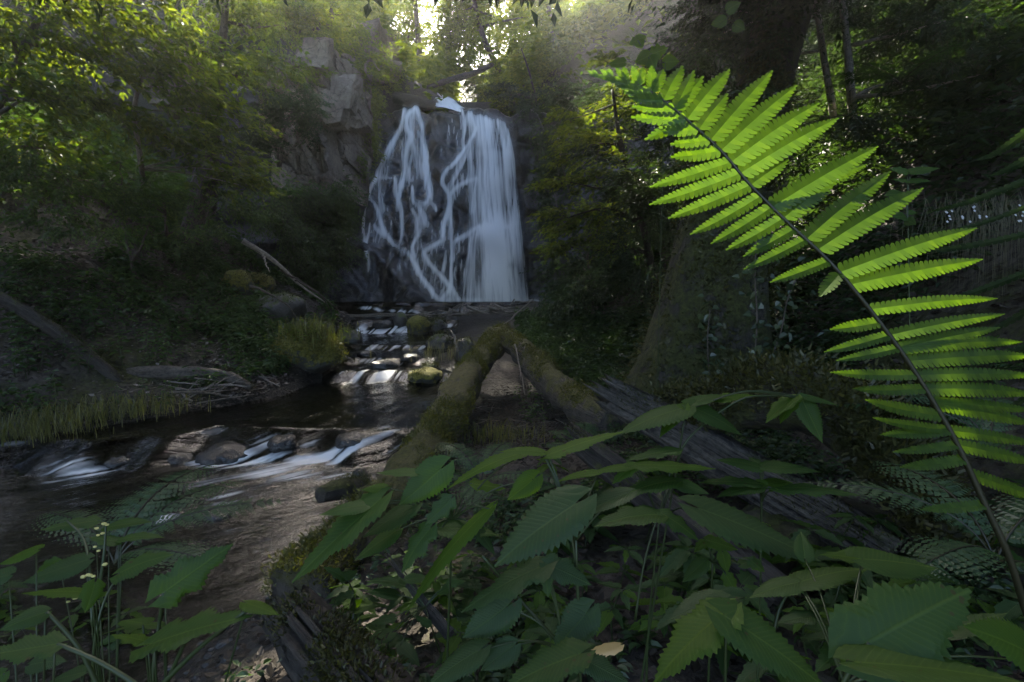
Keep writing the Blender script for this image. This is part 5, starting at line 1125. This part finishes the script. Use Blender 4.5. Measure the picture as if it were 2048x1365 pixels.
def frond_pts(base, dirh, L, rise, n=14):
    """arching frond: points along its stalk"""
    t = np.linspace(0, 1, n)[:, None]; d = np.array([*dirh, 0.0]); z = np.array([0, 0, 1.0])
    return base + d*L*(t*.35+.65*t*t) + z*L*rise*(1.5*t-1.05*t*t)
def small_frond(base, dirh, L, rise, w, pairs=15):
    C = catmull(frond_pts(np.asarray(base), dirh, L, rise), 40); T = unit(np.gradient(C, axis=0)); k = np.linspace(6, 38, pairs).astype(int)
    s = (k-6)/32.0; Wd = w*np.sin(np.pi*np.clip(.18+.82*s, 0, 1))**.8*.9+.01*w
    sd = unit(np.cross(T[k], [0, 0, 1.0])); up = unit(np.cross(sd, T[k]))
    Ps = np.vstack([C[k], C[k]]); D = np.vstack([sd+T[k]*.35-up*.12, -sd+T[k]*.35-up*.12]); U = np.vstack([up, up]); W2 = np.concatenate([Wd, Wd])
    # toothed pinna: leaflets along a rib
    K = 7; t = ((np.arange(K)+.3)/K)[None, :, None]; Du = unit(D); S2 = unit(np.cross(Du, U))
    Vs, Fs, o = [], [], 0
    for sg in (1, -1):
        P = Ps[:, None]+Du[:, None]*W2[:, None, None]*t; ld = np.broadcast_to(Du[:, None]*.75+S2[:, None]*sg*.8, P.shape); ll = (W2[:, None]*.24*(1.05-t[..., 0]))
        V, F = leaf_faces(P.reshape(-1, 3), ld.reshape(-1, 3), np.broadcast_to(U[:, None], P.shape).reshape(-1, 3), ll.ravel(), ll.ravel()*.75, False, .1, .05); Vs.append(V); Fs.append(F+o); o += len(V)
    st = tube(C, np.linspace(.005, .0012, 40)*max(L, .3)*1.6, 5)
    return (np.vstack(Vs), np.vstack(Fs)), st
def small_fern(label, c, dirs, mat='fern_dark', group=None):
    e = empty('fern', c); tag(e, label, 'fern', group)
    for (a, L, rise, w) in dirs:
        (V, F), st = small_frond(c, (math.cos(a), math.sin(a)), L, rise, w); fr = tag(build('frond', V, F, M[mat], e), kind='stuff')
        build('stalk', st[0], st[1], M['rachis'], e, True, st[2])
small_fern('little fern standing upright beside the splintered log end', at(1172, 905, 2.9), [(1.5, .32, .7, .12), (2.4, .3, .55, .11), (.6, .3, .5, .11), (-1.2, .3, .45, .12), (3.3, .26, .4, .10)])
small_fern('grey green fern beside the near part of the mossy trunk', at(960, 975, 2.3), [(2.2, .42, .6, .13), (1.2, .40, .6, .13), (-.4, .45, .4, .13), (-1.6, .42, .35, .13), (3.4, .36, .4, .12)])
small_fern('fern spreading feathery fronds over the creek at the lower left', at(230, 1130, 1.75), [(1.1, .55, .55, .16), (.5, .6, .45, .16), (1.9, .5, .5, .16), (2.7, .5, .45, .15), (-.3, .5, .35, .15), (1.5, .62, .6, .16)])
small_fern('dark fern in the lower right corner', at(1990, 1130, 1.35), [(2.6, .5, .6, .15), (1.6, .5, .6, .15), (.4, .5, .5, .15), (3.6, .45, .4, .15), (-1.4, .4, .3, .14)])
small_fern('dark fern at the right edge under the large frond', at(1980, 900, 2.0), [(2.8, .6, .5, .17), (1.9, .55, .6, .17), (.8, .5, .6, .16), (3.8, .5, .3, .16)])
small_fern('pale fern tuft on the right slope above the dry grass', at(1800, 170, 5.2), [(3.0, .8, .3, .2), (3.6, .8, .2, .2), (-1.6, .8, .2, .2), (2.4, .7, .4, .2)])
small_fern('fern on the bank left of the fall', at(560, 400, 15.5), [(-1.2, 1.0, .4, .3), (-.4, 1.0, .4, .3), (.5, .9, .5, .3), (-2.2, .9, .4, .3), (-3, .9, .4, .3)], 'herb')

# ------------------------------------------------------------------ broad-leaved plants in front
rs.seed(505)
def big_leaf(b, t, wpx, Y, cord=.0, droop=.12, fold=.10, ratio=.62, teeth=15, seed=0, lob=0.0):
    ax = t-b; L = np.linalg.norm(ax); ax = ax/L; mid = (b+t)/2; view = unit(mid)
    s0 = unit(np.cross(ax, view)); s0 = s0*(1 if s0[2] > 0 else -1)
    away = view - ax*np.dot(view, ax) - s0*np.dot(view, s0); away = unit(away)
    wv = wpx*px(Y); W = max(wv, min(ratio*L, wv*2.4)); c = min(1, wv/W)
    sd = s0*c + away*math.sqrt(max(0, 1-c*c)); up = np.cross(ax, sd); up = up*(1 if up[2] > 0 else -1)
    n = teeth*2+1; q = np.array([-1, -.66, -.33, 0, .33, .66, 1.0]); r2 = np.random.RandomState(seed)
    s = np.linspace(0, 1, n)
    prof = np.sin(np.pi*s**.66)**.85*(1-.28*s) ; prof = np.where(s > .82, prof*(.62+.38*(1-s)/.18), prof); prof = prof/prof.max()
    prof = prof*(1-lob*(.5+.5*np.cos(2*np.pi*(3.2*s**.9-.1)))*(s < .9)); prof[0] = .12; tooth = np.where(np.arange(n) % 2 == 1, 1.0, .80 + .07*r2.rand(n)); tooth[-1] = 1
    B = q[None]*np.ones((n, 1)); E = prof[:, None]*np.where(np.abs(q)[None] > .9, tooth[:, None], 1.0)
    along = s[:, None]*L - cord*np.abs(B)**1.5*(1-s[:, None])**2*W*.8 + np.where(np.abs(q)[None] > .9, .022*L*(np.arange(n) % 2)[:, None], 0)
    wav = .002*L*np.sin((s[:, None]-.33*np.abs(B))*58/2)*np.abs(B)
    bend = r2.uniform(-.06, .06)
    V = b + ax*along[..., None] + sd*(B*E*W*.5+bend*L*(s*s)[:, None])[..., None] + up*(fold*W*np.abs(B)*E - droop*L*(s**2)[:, None] + .3*droop*L*np.sin(np.pi*s)[:, None] - .10*W*(np.abs(B)**3)*E + wav)[..., None]
    A = np.stack([s[:, None]+0*B, B*E, 0*B], -1)
    return mesh_data('leaf', V.reshape(-1, 3), grid_faces(n, 7), True, {'along': A.reshape(-1, 3)})
def subpart(o, par):
    o.parent = par; o.matrix_parent_inverse = Matrix.Identity(4); return o
def plant(label, root, leaves, stems=(), name='broadleaf_plant', cat='plant', mat='big_leaf', sr=.0028, node=None):
    """leaves: (u0,v0,u1,v1,width px,Y0,Y1[,material[,cordate]])"""
    rp = np.asarray(root, float); e = empty(name, rp); tag(e, label, cat)
    nd = at(*node) if node is not None else None
    for k, lf in enumerate(leaves):
        u0, v0, u1, v1, w, Y0, Y1 = lf[:7]; mt = lf[7] if len(lf) > 7 and lf[7] else mat; cd = lf[8] if len(lf) > 8 else .25
        b, t = at(u0, v0, Y0), at(u1, v1, Y1)
        o = obj('leaf', big_leaf(b, t, w, (Y0+Y1)/2, cd, rs.uniform(.02, .12), rs.uniform(.04, .14), seed=k+int(u0), teeth=13 if w < 30 else 19, lob=rs.choice([0, .0, .22, .34])), M[mt], e)
        q = nd if nd is not None else rp
        mid = (b+q)/2 + np.array([0, 0, .10*np.linalg.norm(b-q)])
        C = catmull([b+(t-b)*.03, mid, q], 12); V, F, A = tube(C, np.linspace(.0013, .0022, 12)*(sr/.0028), 6); subpart(build('petiole', V, F, M['stem'], None, True), o)
    if nd is not None:
        C = catmull([nd, (nd+rp)/2+rs.normal(0, .012, 3), rp], 16); V, F, A = tube(C, np.linspace(sr*.8, sr*1.3, 16), 7); build('stem', V, F, M['stem'], e, True)
    for st in stems:
        P = pts(st); C = catmull(P, 16); V, F, A = tube(C, np.linspace(sr*.9, sr*1.3, 16), 7); build('stem', V, F, M['stem'], e, True)
    return e
def foot(u, v, Y):
    p = at(u, v, Y); return np.array([p[0], p[1], float(ground(p[0], p[1]))])
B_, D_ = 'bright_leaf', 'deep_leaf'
plant('tall plant with one large upright veined leaf at the lower left', foot(315, 1400, .95), [(327, 1186, 461, 1089, 92, .95, 1.0, None, .5), (303, 1288, 500, 1226, 70, .86, .84, None, .4), (492, 1206, 556, 1230, 30, .85, .83, B_, .3), (297, 1285, 228, 1266, 30, .9, .92, B_), (287, 1248, 240, 1240, 26, .95, 1.0), (330, 1252, 210, 1252, 18, 1.0, 1.02)],
      [[(327, 1186, .95), (318, 1250, .95), (308, 1330, .93), (305, 1420, .92)], [(492, 1222, .85), (400, 1295, .85), (323, 1370, .85)], [(380, 1262, .86), (345, 1340, .86), (320, 1400, .86)]], sr=.0034)
plant('budding plant with pale yellow flower buds at the lower left', foot(195, 1330, 1.1), [(240, 1146, 342, 1102, 44, 1.1, 1.1, None, .4), (188, 1186, 43, 1181, 26, 1.0, 1.0, B_), (190, 1166, 172, 1226, 48, 1.0, .97, B_), (193, 1042, 82, 1056, 32, 1.25, 1.2), (215, 1055, 300, 1042, 22, 1.25, 1.25), (240, 1080, 326, 1067, 18, 1.2, 1.2), (240, 1085, 175, 1075, 26, 1.2, 1.2), (175, 1120, 40, 1165, 46, 1.15, 1.1, D_), (120, 1125, 70, 1150, 40, 1.2, 1.2)],
      [[(240, 1146, 1.1), (210, 1200, 1.08), (190, 1280, 1.05), (185, 1380, 1.05)], [(134, 1042, 1.22), (165, 1075, 1.2), (178, 1130, 1.15), (185, 1250, 1.1)], [(212, 1050, 1.18), (208, 1110, 1.16), (195, 1200, 1.1)]], cat='plant')
bv, bf = ico(2)
for k, (u, v) in enumerate([(208, 1048), (214, 1050), (193, 1057), (205, 1067), (196, 1071), (190, 1094), (197, 1102), (187, 1153), (180, 1151), (167, 1154), (176, 1150), (210, 1129), (150, 1197), (136, 1204)]):
    c = at(u, v, 1.12); o = obj('flower_bud', mesh_data('bud', bv*np.array([.0055, .0042, .0030])*rs.uniform(.7, 1.2)*(1+.08*rs.normal(0, 1, (len(bv), 1)))+c, bf, True), M['bud'], bpy.data.objects['broadleaf_plant.001'])
plant('low plant with long leaves cut by the lower left corner', foot(20, 1420, .8), [(93, 1224, -5, 1262, 42, .82, .78), (115, 1288, -50, 1318, 64, .72, .68, None, .3), (75, 1100, -5, 1124, 24, 1.1, 1.1, B_), (20, 1150, -60, 1170, 40, 1.1, 1.1, D_), (60, 1330, 130, 1318, 40, .85, .85, D_), (10, 1345, -50, 1390, 40, .8, .78), (170, 1345, 90, 1365, 30, .9, .9, D_)],
      [[(93, 1224, .82), (130, 1262, .82), (162, 1304, .82), (200, 1380, .82)], [(115, 1288, .72), (190, 1320, .72), (270, 1368, .72), (330, 1420, .72)]], sr=.0032)
plant('nettle like herb with pale paired leaves beside the rotten log', foot(706, 1280, 1.9), [(690, 1158, 650, 1132, 26, 1.9, 1.88), (690, 1155, 716, 1142, 20, 1.9, 1.95), (705, 1188, 655, 1205, 24, 1.88, 1.84), (700, 1222, 648, 1228, 14, 1.86, 1.8), (708, 1212, 725, 1198, 16, 1.9, 1.9, B_), (712, 1222, 760, 1212, 14, 1.88, 1.86), (706, 1250, 664, 1252, 14, 1.86, 1.8), (712, 1242, 760, 1228, 12, 1.88, 1.86), (705, 1195, 700, 1172, 16, 1.9, 1.9, B_), (712, 1260, 752, 1262, 12, 1.86, 1.84), (708, 1275, 660, 1285, 12, 1.84, 1.8)], node=(706, 1180, 1.9))
plant('herb with broad soft leaves at bottom centre', foot(900, 1220, 1.75), [(805, 1170, 735, 1155, 26, 1.7, 1.7), (795, 1190, 730, 1180, 24, 1.68, 1.66), (812, 1160, 862, 1155, 22, 1.7, 1.72), (900, 1175, 875, 1190, 26, 1.7, 1.66), (895, 1170, 930, 1160, 22, 1.7, 1.72), (790, 1235, 735, 1245, 24, 1.6, 1.58), (785, 1265, 720, 1290, 30, 1.55, 1.5), (800, 1290, 840, 1330, 34, 1.5, 1.45, D_), (860, 1250, 830, 1235, 22, 1.6, 1.6), (750, 1325, 725, 1300, 24, 1.5, 1.5)], node=(850, 1215, 1.66))
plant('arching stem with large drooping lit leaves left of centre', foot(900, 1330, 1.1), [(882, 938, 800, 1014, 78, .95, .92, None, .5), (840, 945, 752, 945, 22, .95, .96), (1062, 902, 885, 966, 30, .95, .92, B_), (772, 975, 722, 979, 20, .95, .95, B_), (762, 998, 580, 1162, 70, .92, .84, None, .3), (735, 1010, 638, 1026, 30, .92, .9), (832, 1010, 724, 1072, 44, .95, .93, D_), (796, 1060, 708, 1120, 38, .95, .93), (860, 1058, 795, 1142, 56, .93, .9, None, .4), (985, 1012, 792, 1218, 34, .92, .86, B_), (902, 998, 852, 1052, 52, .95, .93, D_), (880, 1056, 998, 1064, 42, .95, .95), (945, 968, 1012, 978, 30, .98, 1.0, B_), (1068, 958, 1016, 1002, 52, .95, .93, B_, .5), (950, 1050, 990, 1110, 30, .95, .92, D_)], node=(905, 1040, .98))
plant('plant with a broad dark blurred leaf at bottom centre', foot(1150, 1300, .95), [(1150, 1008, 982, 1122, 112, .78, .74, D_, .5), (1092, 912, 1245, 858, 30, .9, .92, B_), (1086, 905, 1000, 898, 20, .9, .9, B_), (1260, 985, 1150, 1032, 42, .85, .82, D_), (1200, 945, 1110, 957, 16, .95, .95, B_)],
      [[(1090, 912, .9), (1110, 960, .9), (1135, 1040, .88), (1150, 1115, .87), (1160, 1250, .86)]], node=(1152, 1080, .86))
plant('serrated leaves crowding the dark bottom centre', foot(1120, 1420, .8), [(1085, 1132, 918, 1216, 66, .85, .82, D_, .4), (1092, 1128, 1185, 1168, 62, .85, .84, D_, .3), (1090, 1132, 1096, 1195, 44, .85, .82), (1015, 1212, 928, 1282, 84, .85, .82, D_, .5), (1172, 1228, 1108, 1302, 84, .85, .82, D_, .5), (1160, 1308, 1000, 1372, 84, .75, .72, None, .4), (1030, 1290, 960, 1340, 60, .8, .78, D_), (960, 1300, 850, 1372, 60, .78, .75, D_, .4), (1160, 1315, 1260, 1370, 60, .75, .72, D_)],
      [[(965, 1112, .9), (1040, 1200, .9), (1120, 1290, .88), (1160, 1340, .86)]], node=(1130, 1300, .84))
def whorl(label, u, v, hgt, R_, n, mats, group, tiers=2, lob=.3):
    g = at_ground(u, v); e = empty('woodland_herb', g); tag(e, label, 'plant', group); lean = rs.normal(0, .05, 2)
    topz = np.array([g[0]+lean[0], g[1]+lean[1]-.05, g[2]+hgt])
    C = catmull([g, (g+topz)/2+rs.normal(0, .01, 3), topz], 12); V, F, A = tube(C, np.linspace(.0035, .002, 12), 6); build('stem', V, F, M['stem'], e, True)
    for tr_ in range(tiers):
        c = C[11-tr_*4]; m = n-tr_; a0 = rs.rand()*6
        for k in range(m):
            a = a0 + k*6.283/m + rs.normal(0, .2); L = R_*rs.uniform(.7, 1.15)*(1 if tr_ == 0 else 1.15); d = np.array([math.cos(a), math.sin(a), rs.uniform(-.15, .2)])
            b = c + d*L*.22; t = b + d*L - np.array([0, 0, L*rs.uniform(.05, .3)])
            W = L*rs.uniform(.42, .6); view = unit((b+t)/2); ax = unit(t-b); hz_ = np.cross(ax, [0, 0, 1.0]); vis = np.linalg.norm(np.cross(view, ax))
            # width direction is level: build with the level side instead of the view
            me = flat_leaf(b, t, W, rs.choice([.15, .4]), lob*rs.uniform(.5, 1.2), int(rs.randint(9999)))
            lo_ = obj('leaf', me, M[mats[rs.randint(len(mats))]], e)
            Q = catmull([b+(t-b)*.03, c], 5); V, F, A = tube(Q, .0013, 5); subpart(build('petiole', V, F, M['stem'], None, True), lo_)
def flat_leaf(b, t, W, cord, lob, seed):
    ax = t-b; L = np.linalg.norm(ax); ax = ax/L; r2 = np.random.RandomState(seed); sd = unit(np.cross(ax, [0, 0, 1.0])+r2.normal(0, .15, 3)); up = np.cross(sd, ax); teeth = 9; n = teeth*2+1; q = np.array([-1, -.5, 0, .5, 1.0]); s_ = np.linspace(0, 1, n)
    prof = np.sin(np.pi*s_**.66)**.85*(1-.28*s_); prof = np.where(s_ > .8, prof*(.55+.45*(1-s_)/.2), prof); prof = prof*(1-lob*(.5+.5*np.cos(2*np.pi*(3.2*s_**.9-.1)))*(s_ < .9)); prof = prof/prof.max(); prof[0] = .1
    tooth = np.where(np.arange(n) % 2 == 1, 1.0, .80+.07*r2.rand(n)); tooth[-1] = 1; E = prof[:, None]*np.where(np.abs(q)[None] > .9, tooth[:, None], 1.0); B = q[None]*np.ones((n, 1))
    al = s_[:, None]*L - cord*np.abs(B)**1.5*(1-s_[:, None])**2*W*.8 + np.where(np.abs(q)[None] > .9, .02*L*(np.arange(n) % 2)[:, None], 0)
    V = b + ax*al[..., None] + sd*(B*E*W*.5)[..., None] + up*(.12*W*np.abs(B)*E - .15*L*(s_**2)[:, None] + .04*W*r2.normal(0, 1, (n, 5))*.4)[..., None]
    return mesh_data('leaf', V.reshape(-1, 3), grid_faces(n, 5), True, {'along': np.stack([s_[:, None]+0*B, B*E, 0*B], -1).reshape(-1, 3)})
for lab, grp, n_, (u0, u1, v0, v1), hg, R_ in [
    ('toothed leaf herb in the dark carpet at the bottom right of centre', 'herbs carpeting the bottom right', 34, (1180, 1700, 1130, 1365), .22, .11),
    ('toothed leaf herb among the plants at bottom centre', 'herbs carpeting the bottom centre', 26, (700, 1180, 1180, 1365), .18, .10),
    ('toothed leaf herb around the split log', 'herbs around the split log', 20, (1080, 1350, 930, 1130), .22, .12),
    ('dim toothed leaf herb in the lower right corner', 'herbs in the lower right corner', 18, (1650, 2048, 1080, 1365), .2, .12),
    ('toothed leaf herb behind the budding plant', 'herbs at the lower left', 12, (0, 330, 1230, 1365), .22, .11)]:
    for _ in range(n_): whorl(lab, rs.uniform(u0, u1), rs.uniform(v0, v1), hg*rs.uniform(.6, 1.3), R_*rs.uniform(.75, 1.2), rs.randint(4, 7), ['big_leaf', 'deep_leaf', 'deep_leaf', 'bright_leaf'], grp)
dl = empty('dead_leaf', at(1200, 1300, .95)); tag(dl, 'single pale yellow dead leaf caught at the bottom centre', 'leaf'); obj('blade', big_leaf(at(1240, 1290, .95), at(1158, 1314, .93), 27, .94, .2, .05, .05, teeth=5), M['dead_leaf'], dl)
plant('baneberry stem with spreading toothed leaflets over the split log', foot(1275, 1230, 1.45), [(1372, 815, 1236, 862, 44, 1.4, 1.35), (1368, 812, 1315, 872, 34, 1.4, 1.36, B_), (1375, 812, 1492, 866, 40, 1.4, 1.38), (1378, 808, 1455, 785, 24, 1.42, 1.46), (1430, 802, 1514, 786, 26, 1.45, 1.5, B_), (1590, 794, 1528, 842, 36, 1.45, 1.4, B_), (1592, 795, 1556, 846, 30, 1.45, 1.4, B_), (1602, 795, 1646, 886, 46, 1.45, 1.4, None, .2), (1602, 793, 1678, 807, 14, 1.45, 1.46)],
      [[(1600, 794, 1.45), (1530, 792, 1.45), (1470, 805, 1.43), (1375, 880, 1.4), (1345, 960, 1.42)]], node=(1372, 822, 1.4), cat='plant', sr=.003)
plant('low tier of lit toothed leaves beneath the baneberry', foot(1300, 1280, 1.3), [(1355, 900, 1250, 916, 26, 1.3, 1.28), (1270, 930, 1434, 936, 30, 1.25, 1.22, B_), (1270, 930, 1224, 966, 34, 1.25, 1.22, B_), (1265, 932, 1182, 942, 18, 1.25, 1.25, B_), (1350, 962, 1228, 986, 40, 1.25, 1.2), (1320, 1030, 1188, 1042, 48, 1.15, 1.1), (1322, 1026, 1402, 1078, 42, 1.15, 1.1), (1400, 1018, 1642, 1112, 74, 1.1, 1.05, D_, .4), (1350, 965, 1420, 985, 30, 1.25, 1.22)],
      [[(1345, 960, 1.42), (1320, 1020, 1.35), (1290, 1120, 1.32), (1270, 1240, 1.3)]], node=(1318, 1045, 1.25))
plant('star shaped whorl of dark toothed leaves in front of the mossy root', foot(1523, 1180, 1.35), [(1526, 935, 1638, 936, 28, 1.35, 1.33), (1520, 935, 1434, 916, 24, 1.35, 1.37), (1522, 932, 1498, 912, 22, 1.37, 1.42), (1526, 933, 1560, 918, 20, 1.37, 1.4), (1545, 975, 1722, 981, 32, 1.32, 1.28), (1518, 976, 1436, 988, 26, 1.32, 1.3), (1515, 968, 1400, 960, 26, 1.33, 1.34), (1530, 975, 1510, 958, 24, 1.33, 1.36, B_), (1535, 970, 1590, 960, 22, 1.33, 1.36, B_), (1540, 980, 1555, 978, 12, 1.33, 1.3, B_)],
      [[(1523, 935, 1.35), (1523, 1000, 1.35), (1522, 1060, 1.35), (1520, 1140, 1.35)]], node=(1523, 1005, 1.35))
plant('small sprig of bright leaves at the lower right', foot(1420, 1220, 1.2), [(1412, 1080, 1476, 1100, 34, 1.15, 1.12, B_), (1412, 1082, 1388, 1104, 24, 1.15, 1.12, B_), (1452, 1150, 1472, 1188, 34, 1.1, 1.08, B_), (1410, 1122, 1366, 1166, 36, 1.12, 1.1), (1445, 1105, 1455, 1148, 30, 1.12, 1.1, B_), (1500, 1120, 1530, 1145, 30, 1.1, 1.08), (1480, 1130, 1520, 1115, 24, 1.12, 1.12)], node=(1425, 1125, 1.14))
plant('bright hanging serrated leaf at the bottom right of centre', foot(1440, 1420, .8), [(1450, 1224, 1296, 1352, 104, .8, .74, B_, .4), (1445, 1200, 1335, 1235, 60, .86, .84, D_, .4), (1450, 1232, 1664, 1372, 96, .78, .72, None, .4), (1490, 1195, 1420, 1190, 40, .9, .9, D_)], node=(1452, 1240, .8))
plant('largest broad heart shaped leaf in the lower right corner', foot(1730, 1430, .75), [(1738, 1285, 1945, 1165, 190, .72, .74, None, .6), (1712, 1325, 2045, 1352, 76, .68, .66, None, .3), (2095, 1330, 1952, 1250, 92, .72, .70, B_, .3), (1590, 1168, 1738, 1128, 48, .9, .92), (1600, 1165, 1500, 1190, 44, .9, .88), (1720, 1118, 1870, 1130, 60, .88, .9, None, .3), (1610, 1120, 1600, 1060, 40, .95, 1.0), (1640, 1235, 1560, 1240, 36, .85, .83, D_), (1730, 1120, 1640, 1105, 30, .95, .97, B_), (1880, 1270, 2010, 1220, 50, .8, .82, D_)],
      [[(1738, 1285, .72), (1700, 1340, .72), (1660, 1420, .72)], [(1590, 1168, .9), (1560, 1215, .88), (1540, 1300, .86)]], node=(1690, 1370, .74))
plant('pale climbing sprig with paired leaves above the large fern', foot(1850, 800, 2.2), [(1815, 345, 1780, 335, 16, 2.2, 2.2), (1820, 345, 1880, 330, 18, 2.2, 2.2), (1818, 362, 1862, 362, 12, 2.2, 2.15), (1815, 362, 1785, 358, 10, 2.2, 2.2), (1810, 390, 1772, 388, 20, 2.2, 2.15), (1812, 435, 1788, 430, 18, 2.2, 2.15), (1814, 440, 1830, 450, 22, 2.2, 2.15), (1815, 425, 1836, 425, 12, 2.2, 2.2)], node=(1815, 400, 2.2))
plant('spray of lit palmate leaves above the fern tip', foot(1320, 600, 4.5), [(1275, 80, 1258, 90, 22, 4.3, 4.3, B_), (1275, 80, 1292, 74, 20, 4.3, 4.3, B_), (1278, 84, 1285, 98, 20, 4.3, 4.3, B_), (1300, 110, 1270, 128, 30, 4.3, 4.25, B_), (1305, 108, 1335, 98, 34, 4.3, 4.3, B_), (1300, 115, 1310, 138, 30, 4.3, 4.25, B_), (1250, 125, 1215, 130, 24, 4.3, 4.3, B_), (1330, 125, 1358, 122, 30, 4.3, 4.3, B_), (1450, 40, 1420, 52, 24, 4.3, 4.3), (1455, 20, 1480, 5, 26, 4.3, 4.3), (1470, 50, 1490, 60, 24, 4.3, 4.3)], node=(1330, 200, 4.3))
# ivy trails on the mossy trunk
for k, (lab, path) in enumerate([('ivy trail hanging down the middle of the mossy trunk', [(1512, 480, 4.7), (1510, 560, 4.65), (1514, 640, 4.6), (1508, 730, 4.55)]), ('ivy trail curling at the right of the mossy trunk', [(1600, 540, 4.6), (1575, 600, 4.6), (1560, 670, 4.55), (1530, 745, 4.5)]), ('short ivy trail at the left of the mossy trunk', [(1420, 620, 4.9), (1415, 680, 4.85), (1418, 750, 4.8)])]):
    C = catmull(pts(path), 30); e = empty('ivy_trail', C[0]); tag(e, lab, 'ivy'); V, F, A = tube(C, .006, 5); build('stem', V, F, M['twig'], e, True)
    n = 46; q = C[rs.randint(0, 30, n)]+rs.normal(0, .07, (n, 3)); d = rs.normal(0, 1, (n, 3))*[1, .4, .5]; V, F = leaf_faces(q, d, np.array([0, -.6, .8])+rs.normal(0, .3, (n, 3)), rs.uniform(.05, .10, n), rs.uniform(.045, .08, n), True); tag(build('leaves', V, F, M['ivy'], e), kind='stuff')
fl = empty('white_flowers', at(1980, 425, 3.3)); tag(fl, 'small cluster of white flowers on the grassy right bank', 'flowers')
for k in range(26):
    c = at(rs.choice([1905, 1925, 1960, 2030, 2040, 1890])+rs.normal(0, 8), 430+rs.normal(0, 10), 3.2); n = 5; a = np.arange(n)*1.257
    V, F = leaf_faces(np.repeat(c[None], n, 0), np.stack([np.cos(a), np.sin(a)*.5-.4, np.sin(a)], 1), np.array([[0, -1.0, .3]]*n), .010, .007, False); build('flower', V, F, M['white_flower'], fl)

# number the small groups from left to right so that each one can be pointed at
ORD = ['first', 'second', 'third', 'fourth', 'fifth', 'sixth', 'seventh', 'eighth', 'ninth', 'tenth', 'eleventh', 'twelfth']
for grp, what in (('herbs at the left shore', 'small green herbs on the litter at the left shore'), ('herbs by the split log', 'small herbs between mossy trunks and split log'), ('herbs at the lower left', 'toothed herbs behind the budding plant')):
    g = sorted([o for o in COL.objects if o.get('group') == grp], key=lambda o: o.location.x/max(o.location.y, .1))
    for k_, o in enumerate(g[:12]): o['label'] = ORD[k_]+' from the left of the '+what

# ------------------------------------------------------------------ haze
bpy.ops.mesh.primitive_cube_add(size=1); hz = bpy.context.active_object; hz.name = 'haze'
hz.location = (0, 30, 12.5); hz.scale = (90, 90, 42); tag(hz, kind='stuff')
k = N('haze'); k.t.nodes.remove(k.out); k.out = k.n('ShaderNodeOutputMaterial')
pv = k.n('ShaderNodeVolumePrincipled', {'Color': (.95, .97, .95, 1), 'Density': .0013, 'Anisotropy': .84}); k.t.links.new(pv.outputs[0], k.out.inputs['Volume']); hz.data.materials.append(k.m)
